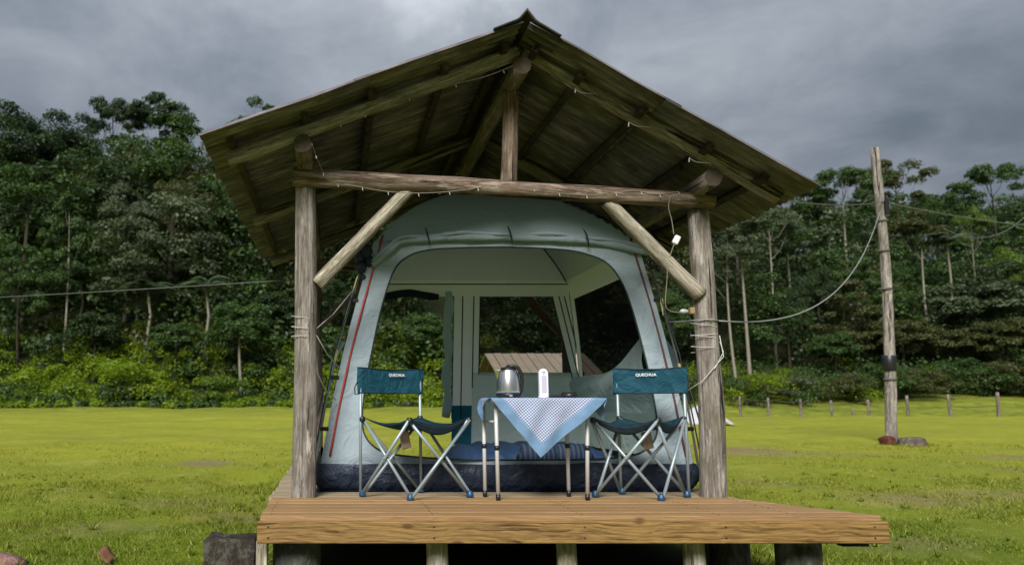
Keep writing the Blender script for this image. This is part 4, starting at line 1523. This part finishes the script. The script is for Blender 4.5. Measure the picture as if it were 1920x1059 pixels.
# rolled back door
MB().tube([(lX(1.7) + .03 + i * .09, bY(zt) - .02, zt + .01 - .02 * math.sin(i)) for i in range(9)], [.035, .04, .036, .042, .038, .04, .036, .04, .03], 10).build('rolled_door', M['net_dense'] if False else M['chair_under'], tn, True)
rl = [(xa - .055 + .012 * math.sin(i * 1.1), bY(z) - .03, z) for i, z in enumerate(np.linspace(BZ(548), BZ(782), 16))]
MB().tube(rl, [.03 + .018 * abs(math.sin(i * .8)) for i in range(16)], 10).build('rolled_door', M['tent_flap'], tn, True)

# left wall (seen edge on) and right wall with its net window
wall_patch(leftw, TF + .42, TB - .40, GSH, EZ, M['tent_front'], 'side_wall', 14, 14)
MB().grid(lambda u, v_: (lX(lerp(GSH, EZ, v_)), lerp(fY(lerp(GSH, EZ, v_)), TF + .42, u), lerp(GSH, EZ, v_)), 4, 12).build('side_wall', M['tent_front'], tn, True)
MB().grid(lambda u, v_: (lX(lerp(GSH, EZ, v_)), lerp(TB - .40, bY(lerp(GSH, EZ, v_)), u), lerp(GSH, EZ, v_)), 4, 12).build('side_wall', M['tent_front'], tn, True)


def rw(s_, z):
    return (rX(z), lerp(fY(z), bY(z), s_), z)


WZ0, WZ1 = .86, 1.60
ws0, ws1 = .16, .94


def rpatch(s0, s1, z0, z1, mat, nm, off=0., nu=8, nv=8):
    def g_(u, v_):
        p = rw(lerp(s0, s1, u), lerp(z0, z1, v_))
        return (p[0] + off, p[1], p[2])
    return MB().grid(g_, nu, nv).build(nm, mat, tn, True)


rpatch(0, 1, WZ1, EZ, M['tent_inner'], 'side_wall')
rpatch(0, ws0, GSH, WZ1, M['tent_front'], 'side_wall')
rpatch(ws1, 1, GSH, WZ1, M['tent_inner'], 'side_wall')
rpatch(ws0, ws1, GSH, WZ0, M['tent_flap'], 'side_wall')
rpatch(ws0, ws1, WZ0, WZ1, M['net_dense'], 'window_net')


def flap(u, v_):
    s_ = lerp(.10, .97, u)
    top = lerp(1.02, .86, u ** .8) - .07 * math.sin(u * math.pi) + .10 * (1 - u) ** 3
    z = lerp(.52, top, v_)
    p = rw(s_, z)
    b_ = .05 + .09 * math.sin(v_ * math.pi * .9) * (.5 + .5 * nz(u * 2.2, v_, 3)) + .05 * nz(u * 3 + v_ * 2, v_ * 2, 8)
    return (p[0] - b_, p[1], z)


MB().grid(flap, 24, 12).build('window_flap', M['tent_flap'], tn, True)

# rolled up front door over the doorway
rp, rr_ = [], []
for i in range(41):
    u = i / 40
    x = lerp(.27, 2.33, u)
    z = 1.775 + .075 * (1 - (2 * u - 1) ** 4) - .03 * (2 * u - 1) ** 2 + .008 * nz(u * 9, 2, 2) - .035 * u
    if u < .10:
        z -= (.10 - u) * 1.3
    rp.append((x, fY(z) - .05 + .01 * nz(u * 7, 1, 1), z))
    rr_.append(.025 + .008 * nz(u * 14, 5, 5) + .004 * math.sin(u * 37))
rr_[0] = rr_[-1] = .02
MB().tube(rp, rr_, 14).build('rolled_door', M['tent_front'], tn, True)
MB().tube([(p[0], p[1] - .012 + .01 * math.sin(i * .9), p[2] + .028 + .008 * math.sin(i * .55)) for i, p in enumerate(rp)], [.012 + .006 * math.sin(i * 1.3) ** 2 for i in range(41)], 10).build('rolled_door', M['tent_front'], tn, True)
for k in (8, 20, 31):
    p = rp[k]
    MB().tube([(p[0] - .012, p[1] - .02, p[2] + .085), (p[0], p[1] - .055, p[2] + .03), (p[0] + .012, p[1] - .048, p[2] - .02), (p[0] + .02, p[1] - .03, p[2] - .05)], [.004, .008, .006, .003], 6).build('tie_strap', M['seam'], tn, True)

# piping along the front corners
MB().tube([(lX(z) + .055, fY(z) - .024, z) for z in np.linspace(GSH + .05, 1.86, 16)], .0085, 6).build('piping', M['piping'], tn, True)
MB().tube([(rX(z) - .045, fY(z) - .024, z) for z in np.linspace(GSH + .05, 1.84, 16)], .007, 6).build('piping', M['piping_dark'], tn, True)
# outer poles
for sgn, fx_, mt in ((-1, lX, 'pole_grey'), (1, rX, 'cable_dark')):
    pts = [(fx_(z) + sgn * (.028 + .02 * math.sin(z * 1.6)), fY(z) - .01, z) for z in np.linspace(.03, 1.80, 18)]
    po = MB().tube(pts, .0085, 8).build('pole', M[mt], tn, True)
    for z in ((1.47, .92) if sgn < 0 else (1.30, .82)):
        MB().tube([(fx_(z + d_) + sgn * (.028 + .02 * math.sin(z * 1.6)), fY(z) - .012, z + d_) for d_ in (-.06, .06)], .0115, 8).build('sleeve', M['yellow_tip'], po)
    for z in (1.35, .78, .42):
        MB().box((-.03, -.014, -.014), (.03, .014, .014)).build('clip', M['black'], po, bevel=.004, matrix=Matrix.Translation((fx_(z) + sgn * .02, fY(z) - .012, z)))
# bunched hub cloth on the top left corner
hb = MB()
for k, (dx, dz, r_) in enumerate([(0, 0, .05), (-.05, -.04, .05), (-.04, -.12, .045), (.02, -.07, .04), (-.02, -.2, .03), (-.09, .0, .03)]):
    hb.lathe([(.001, -r_ * 1.2), (r_ * .7, -r_ * .7), (r_, 0), (r_ * .7, r_ * .8), (.001, r_ * 1.1)], (.225 + dx, 5.86 + .01 * k, 1.72 + dz), 9, False)
hb.build('corner_hub', M['navy'], tn, True)
hb = MB()
for k, (dx, dz, r_) in enumerate([(0, 0, .03), (.04, -.03, .022), (-.03, .01, .02)]):
    hb.lathe([(.001, -r_ * 1.2), (r_ * .7, -r_ * .7), (r_, 0), (r_ * .7, r_ * .8), (.001, r_ * 1.1)], (2.35 + dx, 5.86, 1.62 + dz), 9, False)
hb.build('corner_hub', M['black'], tn, True)
# loose outer window flap on the left wall and on the right
for sgn, fx_ in ((-1, lX), (1, rX)):
    MB().grid(lambda u, v_, sgn=sgn, fx_=fx_: (fx_(.78 + .28 * v_) + sgn * (.005 + .10 * math.sin(v_ * 3.0) * (1 - .3 * u) * (1 - v_ * .4)), 5.80 + u * .5, .70 + .36 * v_), 8, 10).build('window_flap', M['tent_front'], tn, True)
    MB().tube([(fx_(.02) + sgn * .10, 5.50, .02), (fx_(.5) + sgn * .085, 5.62, .5), (fx_(.75) + sgn * .07, 5.70, .78)], .006, 6).build('strap', M['black'], tn)
    MB().tube([(fx_(.02) + sgn * .06, 5.54, .02), (fx_(.5) + sgn * .055, 5.64, .5), (fx_(.9) + sgn * .05, 5.72, .95), (fx_(1.6) + sgn * .03, 5.88, 1.62)], .005, 6).build('strap', M['black'], tn)

# things inside the tent


def mattress(u, v_):
    x, y = u * 2 - 1, v_ * 2 - 1
    h = (1 - abs(x) ** 6) * (1 - abs(y) ** 6)
    return (1.62 + x * .66, 6.95 + y * .62, .03 + .22 * h ** .4 + .015 * math.sin(x * 22) * h)


o = MB().grid(mattress, 44, 28).build('air_mattress', M['mattress'], None, True)
tag(o, 'blue air mattress on the floor inside the tent', 'mattress')
m, t = material('striped bedding')
v = coords(t, (1, 1, 1))
w_ = t.add('ShaderNodeTexWave', {'Vector': v, 'Scale': 9., 'Distortion': 1.5}, bands_direction='X').outputs['Fac']
finish(t, t.mix(t.maprange(w_, .6, .8), (.010, .022, .045), (.035, .055, .085)), .8, w_, .2, .01)
M['bedding'] = m
for (x0_, lab) in ((1.56, 'dark striped bedding roll at the tent door, left one behind the table'), (1.80, 'dark striped bedding roll at the tent door, right one behind the table leg')):
    o = MB().tube([(x0_ - .15, 6.16, .16), (x0_ - .12, 6.17, .20), (x0_ + .1, 6.19, .20), (x0_ + .14, 6.2, .155)], [.05, .095, .09, .045], 14).build('bedding_roll', M['bedding'], None, True)
    tag(o, lab, 'bedding', 'bedding rolls inside the tent')

# ------------------------------------------------------------------ chairs


def chair(A, D, Cc, B, label, tagdx):
    A, D, Cc, B = (Vector(p).to_3d() for p in (A, D, Cc, B))
    ctr = (A + B + Cc + D) / 4
    o_ = thing('camping_chair', (ctr.x, ctr.y, 0), label, 'chair', 'camping chairs beside the table')
    SZ, TZ = .495, .825
    up_ = Vector((0, 0, 1))
    zlo = .012
    outw = lambda p: (p - ctr).normalized()
    top = {k: p + up_ * (SZ - (.0 if k in 'AD' else .005)) for k, p in zip('ADCB', (A, D, Cc, B))}
    ft = {k: p + up_ * zlo for k, p in zip('ADCB', (A, D, Cc, B))}
    pr_ = [('A', 'B'), ('B', 'C'), ('C', 'D'), ('D', 'A')]
    for a_, b_ in pr_:
        nrm_ = (ft[b_] - ft[a_]).cross(up_).normalized() * .011
        MB().tube([ft[a_] + nrm_, top[b_] + nrm_], .0105, 10).build('leg', M['chair_tube'], o_, True)
        MB().tube([ft[b_] - nrm_, top[a_] - nrm_], .0105, 10).build('leg', M['chair_tube'], o_, True)
        mid = (ft[a_] + top[b_]) / 2
        MB().tube([mid - nrm_ * 2.3, mid + nrm_ * 2.3], .006, 8).build('rivet', M['chair_tube'], o_, True)
    for k, p in (('A', A), ('D', D)):
        q = p + outw(p) * .012
        MB().tube([q + up_ * .02, q + up_ * (TZ - .005)], .0105, 10).build('upright', M['chair_tube'], o_, True)
    for k in 'ADCB':
        p = ft[k]
        MB().lathe([(.022, -.011), (.024, -.004), (.021, .012), (.014, .024), (.012, .028)], p, 14).build('foot', M['blue_plastic'], o_, True)
        MB().lathe([(.014, -.02), (.02, -.012), (.02, .010), (.013, .018)], top[k], 12).build('joint', M['black'], o_, True)

    # seat: cloth slung between four corners
    def seat(u, v_):
        p = top['A'].lerp(top['D'], u).lerp(top['B'].lerp(top['C'], u), v_)
        sag = .085 * math.sin(math.pi * u) ** .8 * math.sin(math.pi * v_) ** .8
        edge = .045 * (math.sin(math.pi * u) * (1 - math.sin(math.pi * v_)) + math.sin(math.pi * v_) * (1 - math.sin(math.pi * u)))
        inw = (ctr + up_ * SZ - p) * .10 * (abs(2 * u - 1) < .98 and abs(2 * v_ - 1) < .98)
        return p + up_ * (.012 - sag - edge + .006 * nz(u * 4, v_ * 4, ctr.x)) + inw * .0
    MB().grid(seat, 18, 18).build('seat', M['seat_cloth'], o_, True, solid=.004)

    def valance(u, v_):
        p = seat(u, 1.0)
        return p + up_ * (-.004 - .055 * v_ * (math.sin(math.pi * u) ** .4)) - outw(p - up_ * p.z) * (.02 * v_)
    MB().grid(valance, 16, 4).build('seat_edge', M['chair_under'], o_, True, solid=.003)

    def valance2(u, v_):
        p = seat(1.0, u)
        return p + up_ * (-.004 - .05 * v_ * (math.sin(math.pi * u) ** .4)) - outw(p - up_ * p.z) * (.02 * v_)
    MB().grid(valance2, 16, 4).build('seat_edge', M['chair_under'], o_, True, solid=.003)

    # backrest sleeve round the two uprights
    qa, qd = A + outw(A) * .012, D + outw(D) * .012
    ax = (qd - qa).normalized()
    fwd = ((B + Cc) / 2 - (A + D) / 2)
    fwd -= ax * fwd.dot(ax)
    fwd.normalize()
    W_ = (qd - qa).length

    def rest(u, v_):
        a_ = 2 * math.pi * u
        k = math.cos(a_)
        s_ = math.sin(a_)
        x = (W_ / 2 + .024) * math.copysign(abs(k) ** .5, k)
        y = .023 * math.copysign(abs(s_) ** .8, s_)
        z = lerp(TZ - .165 + .010 * (x / W_) ** 2, TZ + .004 - .012 * math.cos(x / W_ * 5) * .5, v_)
        bow = -.034 * (math.cos(x / W_ * 2.6) - .27) + .010 * nz(x * 6, z * 10, ctr.x + s_) + .006 * nz(x * 16, z * 18, ctr.y)
        return (qa + qd) / 2 + ax * x + fwd * (y + bow) + up_ * z
    rs_ = MB().grid(rest, 64, 8)
    bk_ = rs_.build('backrest', M['chair_cloth'], o_, True)
    for s_ in (.02, .98):
        MB().tube([rest(u, s_) for u in np.linspace(.02, .48, 20)], .004, 6).build('hem', M['chair_under'], bk_, True)
    for w2 in (-.43, .43):
        pass
    # printed name
    cu = bpy.data.curves.new('lettering', 'FONT')
    cu.body = 'QUECHUA'
    cu.size = .0255
    cu.align_x = 'CENTER'
    cu.align_y = 'CENTER'
    cu.extrude = .0006
    cu.offset = .0004
    cu.space_character = 1.08
    cu.materials.append(M['letter'])
    face = (qa + qd) / 2 + ax * (.035 if tagdx > 0 else -.02) + up_ * (TZ - .040) + fwd * (.023 - .025 + .019)
    right_ = ax if (ax.x > 0) else -ax
    nrm_ = right_.cross(up_)
    mt_ = Matrix((right_, up_, nrm_)).transposed().to_4x4()
    mt_.translation = face + nrm_ * .004
    tmp = bpy.data.objects.new('lettering', cu)
    C.objects.link(tmp)
    bpy.context.view_layer.update()
    lm = bpy.data.meshes.new_from_object(tmp.evaluated_get(bpy.context.evaluated_depsgraph_get()))
    bpy.data.objects.remove(tmp)
    link('lettering', lm, M['letter'], bk_, mt_)
    # care tag below the seat
    p = (ctr + (A + D) / 2) / 2
    MB().grid(lambda u, v_: (p.x - .03 + .06 * u + .02 * v_, p.y + .01 * math.sin(u * 5), SZ - .09 - .115 * v_ + .02 * u), 5, 5).build('care_tag', M['tag'], o_, True, solid=.002)
    # carry strap on the outer upright
    q = qa
    MB().tube([q + up_ * .74 - ax * .02, q + up_ * .70 - ax * .045, q + up_ * .655 - ax * .04, q + up_ * .66 - ax * .012], .004, 6).build('strap', M['black'], o_, True)
    return o_


chair((.172, 5.28), (.575, 5.52), (.862, 5.24), (.462, 5.06), 'folding camping chair with teal cloth left of the table', 1)
chair((1.905, 5.42), (2.258, 5.24), (2.015, 5.05), (1.672, 5.25), 'folding camping chair with teal cloth right of the table', -1)

# ------------------------------------------------------------------ table and what is on it
TX0, TX1, TY0, TY1, TTZ = .965, 1.635, 4.99, 5.40, .628
tbl = thing('folding_table', (1.29, 5.2, 0), 'small aluminium folding table between the two chairs', 'table')
MB().box((TX0, TY0, TTZ - .022), (TX1, TY1, TTZ)).build('tabletop', M['alu'], tbl, bevel=.004)
for (fx0, fy0, tx0, ty0) in [(1.008, 5.065, .995, 5.06), (.965, 5.275, .985, 5.30), (1.566, 5.075, 1.60, 5.05), (1.512, 5.29, 1.52, 5.30)]:
    a_, b_ = Vector((fx0, fy0, .015)), Vector((fx0 + (tx0 - fx0) * .3, ty0, TTZ - .024))
    MB().tube([a_, b_], .0125, 12).build('leg', M['alu'], tbl, True)
    k = a_.lerp(b_, .52)
    MB().tube([k - Vector((0, 0, .014)), k + Vector((0, 0, .014))], .0155, 12).build('leg_clamp', M['black'], tbl, True)
    MB().tube([a_ - Vector((0, 0, .015)), a_ + Vector((0, 0, .022))], .0145, 12).build('foot', M['black'], tbl, True)
for x_ in (.99, 1.555):
    MB().tube([(x_, 5.07, TTZ - .145), (x_ - .012, 5.28, TTZ - .145)], .006, 8).build('brace', M['alu'], tbl, True)
    MB().tube([(x_, 5.07, TTZ - .145), (x_ + (.08 if x_ < 1.2 else -.08), 5.07, TTZ - .03)], .006, 8).build('brace', M['alu'], tbl, True)

# cloth: a square laid cornerwise, hanging over the edges
CT = Vector((1.245, TY0 - .375))
ANG = R(38.7)
e1 = Vector((math.cos(ANG), math.sin(ANG)))
e2 = Vector((-math.sin(ANG), math.cos(ANG)))
NCL = 90
cv_, cuv = [], []


def drape(p, q):
    w = CT + e1 * p + e2 * q
    x, y = w.x, w.y
    xl, xr_ = TX0 - .003, TX1 + .003
    dl, dr, df, db = xl - x, x - xr_, (TY0 - .003) - y, y - (TY1 + .003)
    z = TTZ + .004
    X, Y = x, y
    rad = .018

    def bend(d):
        if d < rad * 1.57:
            a_ = d / rad
            return rad * math.sin(a_), rad * (1 - math.cos(a_))
        return rad, rad + d - rad * 1.57
    fold = 0
    if df > 0:
        o_, dn = bend(df)
        Y = TY0 - o_ - .020 * min(1, dn / .2) - .016 * math.sin(x * 17 + 1 - dn * 6) * min(1, dn / .12) - .007 * math.sin(x * 41 + dn * 20) * min(1, dn / .1)
        z -= dn
        if dr > 0:
            X = xr_ + dr * .75
            Y += dr * .2
        if dl > 0:
            X = xl - dl * .6
            Y += dl * .25
    elif dr > 0:
        o_, dn = bend(dr)
        X = xr_ + o_ + .02 * math.sin(y * 24) * min(1, dn / .08)
        z -= dn
    elif dl > 0:
        o_, dn = bend(dl)
        X = xl - o_ - .025 * min(1, dn / .1) + .02 * math.sin(y * 26) * min(1, dn / .08)
        z -= dn
    if db > 0:
        o_, dn = bend(db)
        Y = TY1 + o_
        z -= dn
    return (X, Y, z)


for j in range(NCL + 1):
    for i in range(NCL + 1):
        p, q = LCL * i / NCL, LCL * j / NCL
        cv_.append(drape(p, q))
        cuv.append((p, q))
me = bpy.data.meshes.new('tablecloth')
fc = [(j * (NCL + 1) + i, j * (NCL + 1) + i + 1, (j + 1) * (NCL + 1) + i + 1, (j + 1) * (NCL + 1) + i) for j in range(NCL) for i in range(NCL)]
me.from_pydata(cv_, [], fc)
ul = me.uv_layers.new(name='cloth')
for lp in me.loops:
    ul.data[lp.index].uv = cuv[lp.vertex_index]
smooth(me)
o = link('tablecloth', me, M['cloth'])
tag(o, 'blue bordered gingham tablecloth hanging cornerwise over the folding table', 'tablecloth')

TOP = TTZ + .005
kc = (1.118, 5.21, TOP)
kt = thing('electric_kettle', kc, 'shiny steel electric kettle with black base on the table', 'kettle')
MB().lathe([(.070, .0), (.079, .004), (.079, .022), (.076, .028)], kc, 32).build('base', M['black'], kt, True)
MB().lathe([(.075, .029), (.0765, .045), (.074, .09), (.068, .13), (.060, .16), (.054, .178), (.050, .183)], kc, 40).build('body', M['steel'], kt, True)
MB().lathe([(.051, .183), (.046, .192), (.025, .199), (.004, .201)], kc, 28).build('lid', M['black'], kt, True)
MB().add([(kc[0] - .058, kc[1] - .018, kc[2] + .172), (kc[0] - .058, kc[1] + .018, kc[2] + .172), (kc[0] - .088, kc[1], kc[2] + .181), (kc[0] - .070, kc[1], kc[2] + .115), (kc[0] - .05, kc[1] - .02, kc[2] + .183), (kc[0] - .05, kc[1] + .02, kc[2] + .183)],
         [(0, 2, 3), (1, 3, 2), (4, 2, 0), (5, 1, 2), (4, 5, 2), (0, 3, 1)]).build('spout', M['steel'], kt)
hp = [(kc[0] - .01, kc[1], kc[2] + .200), (kc[0] + .03, kc[1] - .004, kc[2] + .207), (kc[0] + .066, kc[1] - .01, kc[2] + .190), (kc[0] + .084, kc[1] - .012, kc[2] + .15), (kc[0] + .088, kc[1] - .012, kc[2] + .10), (kc[0] + .080, kc[1] - .01, kc[2] + .045), (kc[0] + .07, kc[1] - .008, kc[2] + .02)]
MB().tube(hp, [.010, .012, .013, .012, .012, .011, .009], 10).build('handle', M['black'], kt, True)
MB().box((kc[0] - .012, kc[1] - .0805, kc[2] + .007), (kc[0] + .008, kc[1] - .078, kc[2] + .02)).build('switch', M['chair_tube'], kt)

lc = (1.335, 5.17, TOP)
ln_o = thing('camping_lantern', lc, 'slim white upright camping lantern on the table', 'lantern')


def stad(w, h, n=12):
    P = [(w * math.cos(a_), h - w + w * math.sin(a_)) for a_ in np.linspace(0, math.pi, n)]
    return [(w * .98, .004), *P, (-w * .98, .004)]


pl = stad(.029, .186)
mb = MB()
nP = len(pl)
mb.add([(lc[0] + x, lc[1] - .018, lc[2] + z) for x, z in pl] + [(lc[0] + x, lc[1] + .018, lc[2] + z) for x, z in pl],
       [tuple(range(nP)), tuple(range(nP, 2 * nP))[::-1]] + [(i, i + nP, (i + 1) % nP + nP, (i + 1) % nP) for i in range(nP)])
mb.build('body', M['white_plastic'], ln_o, bevel=.003)
MB().lathe([(.033, 0), (.035, .004), (.031, .014), (.025, .018)], lc, 24).build('base', M['white_plastic'], ln_o, True)
MB().box((lc[0] - .016, lc[1] - .0215, lc[2] + .035), (lc[0] + .016, lc[1] - .0185, lc[2] + .14)).build('light_panel', M['lantern_pane'], ln_o, bevel=.001)
MB().box((lc[0] - .011, lc[1] - .021, lc[2] + .162), (lc[0] + .011, lc[1] - .0185, lc[2] + .167)).build('slot', M['chair_tube'], ln_o)
MB().box((lc[0] - .005, lc[1] - .021, lc[2] + .148), (lc[0] + .005, lc[1] - .0185, lc[2] + .153)).build('button', M['chair_tube'], ln_o)

gc = (1.455, 5.15, TOP)
gd = thing('gadget', gc, 'small lumpy black gadget lying on the tablecloth right of the lantern', 'gadget')
MB().box((gc[0] - .085, gc[1] - .03, gc[2]), (gc[0] - .01, gc[1] + .03, gc[2] + .016)).build('flat_case', M['black'], gd, bevel=.005)
MB().lathe([(.045, 0), (.053, .006), (.052, .022), (.042, .030), (.02, .033)], (gc[0] + .038, gc[1], gc[2]), 18).build('body', M['black'], gd, True)
for k in range(7):
    a_ = k / 7 * 6.28
    MB().lathe([(.008, 0), (.009, .006), (.003, .010)], (gc[0] + .038 + .034 * math.cos(a_), gc[1] + .034 * math.sin(a_), gc[2] + .028), 8).build('knob', M['black'], gd, True)

# ------------------------------------------------------------------ ropes, lights, cables


def wrap(cx_, cy_, r_, zs, n=16, start=0.):
    pts = []
    tot = len(zs) - 1
    for i in range(tot * n + 1):
        u = i / n
        k = min(tot - 1, int(u))
        z = lerp(zs[k], zs[k + 1], u - k)
        a_ = start + u * 2 * math.pi
        pts.append((cx_ + r_ * math.cos(a_), cy_ + r_ * math.sin(a_), z))
    return pts


o = MB()
o.tube(wrap(-.214, 5.27, .081, [1.17, 1.10, 1.035, 1.03], 18, 3.3), .0023, 6)
o.tube([(-.135, 5.24, 1.05), (-.06, 5.45, .93), (.03, 5.66, .84)], .004, 6)
o.tube([(-.135, 5.24, 1.08), (-.02, 5.6, 1.22), (.12, 5.85, 1.42)], .0035, 6)
o.tube([(-.135, 5.25, 1.02), (-.125, 5.25, .80), (-.07, 5.45, .68), (.0, 5.64, .62)], .0035, 6)
o = o.build('guy_rope', M['rope'], None, True)
tag(o, 'white guy rope wound round the left post and tied to the tent', 'rope', 'white guy ropes on the front posts')
o = MB()
o.tube(wrap(2.437, 5.28, .083, [1.13, 1.04, 1.05, .97, .93], 18, 2.8), .0023, 6)
o.tube([(2.52, 5.24, 1.0), (2.535, 5.23, .93), (2.46, 5.19, .83), (2.38, 5.22, .74), (2.33, 5.4, .66), (2.42, 5.66, .64)], .0028, 6)
o.tube([(2.52, 5.24, 1.04), (2.53, 5.22, .90), (2.42, 5.18, .80), (2.355, 5.22, .70)], .0028, 6)
o = o.build('guy_rope', M['rope'], None, True)
tag(o, 'white guy rope looped loosely round the right post', 'rope', 'white guy ropes on the front posts')

sl_pts = [(-.15, 4.83, 2.20), (-.11, 4.95, 2.12), (-.04, 5.12, 2.045), (.14, 5.125, 2.01), (.34, 5.125, 1.975), (.58, 5.125, 1.965), (.82, 5.13, 1.985), (1.02, 5.135, 2.02), (1.1, 5.138, 2.03), (1.30, 5.138, 2.0),
          (1.5, 5.138, 1.965), (1.72, 5.14, 1.955), (1.95, 5.14, 1.985), (2.1, 5.14, 1.96), (2.25, 5.14, 1.98)]
lt = thing('string_lights', (1.1, 5.13, 2.0), 'pale string of tiny lights draped along the front beam', 'string lights')


def cat3(P, n):
    out = []
    for i in range(len(P) - 1):
        p0, p1, p2, p3 = (Vector(P[min(max(i + k - 1, 0), len(P) - 1)]) for k in range(4))
        for j in range(n):
            u = j / n
            out.append(.5 * ((2 * p1) + (-p0 + p2) * u + (2 * p0 - 5 * p1 + 4 * p2 - p3) * u * u + (-p0 + 3 * p1 - 3 * p2 + p3) * u ** 3))
    out.append(Vector(P[-1]))
    return out


cp = cat3(sl_pts, 6)
MB().tube(cp, .0026, 6).build('wire', M['wire'], lt, True)
for k in range(4, len(cp), 5):
    p = cp[k]
    MB().tube([p, p + Vector((.004, -.004, -.02)), p + Vector((.004, -.004, -.026))], [.002, .003, .001], 6).build('bulb', M['bulb'], lt, True)
lt2 = thing('string_lights', (.6, 4.88, 2.6), 'thin pale wire with tiny lights drooping below the left front rafter', 'string lights')
cp = cat3([(1.15, 4.89, 2.74), (.95, 4.89, 2.66), (.72, 4.885, 2.60), (.5, 4.885, 2.53), (.28, 4.885, 2.46), (.10, 4.885, 2.37), (.02, 4.885, 2.35)], 6)
MB().tube(cp, .003, 6).build('wire', M['wire'], lt2, True)
for k in range(3, len(cp), 8):
    p = cp[k]
    MB().tube([p, p + Vector((.004, -.004, -.02)), p + Vector((.004, -.004, -.026))], [.002, .003, .001], 6).build('bulb', M['bulb'], lt2, True)
lt3 = thing('string_lights', (1.9, 4.88, 2.3), 'thin pale wire ends hanging from the right front rafter', 'string lights')
for (x, z, ln_) in [(1.52, 2.58, .13), (1.85, 2.36, .2), (2.22, 2.13, .14)]:
    cp = cat3([(x, 4.89, z), (x + ln_ * .3, 4.885, z - .03), (x + ln_, 4.885, z - .035)], 6)
    MB().tube(cp, .003, 6).build('wire', M['wire'], lt3, True)
    MB().tube([(x, 4.89, z), (x - .005, 4.885, z - .03)], [.003, .005], 6).build('bulb', M['bulb'], lt3, True)

hg = thing('hanging_switch', (2.24, 5.2, 1.70), 'white switch box dangling on a cord below the right end of the beam', 'switch')
MB().box((-.019, -.013, -.030), (.019, .013, .030)).build('box', M['white_plastic'], hg, bevel=.006, matrix=Matrix.Translation((2.24, 5.18, 1.665)) @ Matrix.Rotation(R(28), 4, 'Y'))
cp = cat3([(2.20, 5.14, 1.96), (2.19, 5.16, 1.88), (2.215, 5.18, 1.80), (2.225, 5.18, 1.70)], 6)
MB().tube(cp, .003, 6).build('cord', M['wire'], hg, True)
cp = cat3([(2.225, 5.18, 1.64), (2.19, 5.2, 1.52), (2.18, 5.22, 1.38), (2.17, 5.23, 1.24), (2.21, 5.24, 1.20), (2.29, 5.25, 1.19)], 6)
MB().tube(cp, .003, 6).build('cord', M['wire'], hg, True)
lb = thing('light_bulb', (2.34, 5.24, 1.20), 'small bulb with yellow holder fixed to the inner side of the right post', 'light bulb')
MB().box((2.332, 5.225, 1.182), (2.362, 5.265, 1.225)).build('holder', M['yellow_block'], lb, bevel=.004)
MB().lathe([(.004, -.05), (.014, -.04), (.017, -.022), (.012, -.004), (.009, .004)], (0, 0, 0), 14).build('bulb', M['bulb'], lb, True, matrix=Matrix.Translation((2.318, 5.245, 1.20)) @ Matrix.Rotation(R(90), 4, 'Y'))


def cable(name, a_, b_, sag, r_, mat, label):
    a_, b_ = Vector(a_), Vector(b_)
    pts = [a_.lerp(b_, u) - Vector((0, 0, sag * 4 * u * (1 - u))) for u in np.linspace(0, 1, 40)]
    o_ = MB().tube(pts, r_, 6).build(name, mat, None, True)
    return tag(o_, label, 'cable')


pt_ = (pole_at(4.2) - .06, PY - .11, 4.22)
cable('cable', (2.50, 5.22, 1.135), pt_, .60, .006, M['cable'], 'pale cable sagging from the right post up to the utility pole')
o = MB().tube([(2.30, 5.55, 1.16), (2.33, 5.38, 1.145), (2.37, 5.23, 1.14), (2.45, 5.185, 1.14), (2.51, 5.22, 1.135)], .004, 6).build('cable', M['cable'], None, True)
tag(o, 'thin cable end running from the right post into the shelter', 'cable')
cable('cable', (pole_at(4.4), PY - .1, 4.40), (4.4, 8.6, 2.9), .10, .009, M['cable_dark'], 'dark cable from the utility pole towards the shelter roof')
cable('cable', (pole_at(4.3), PY - .1, 4.40), (25.5, 24, 6.1), .35, .012, M['cable_dark'], 'dark cable leaving the utility pole to the right')
cable('cable', (ex(1790, 40), 40, hz(428, 40)), (ex(1960, 40), 40, hz(395, 40)), .9, .02, M['cable_dark'], 'short slack cable high before the right wood')
cable('cable', (-20.0, 24, hz(572, 24)), (-.2, 8.5, 1.93), .12, .0065, M['cable_dark'], 'pale cable running from the shelter back post to the left')
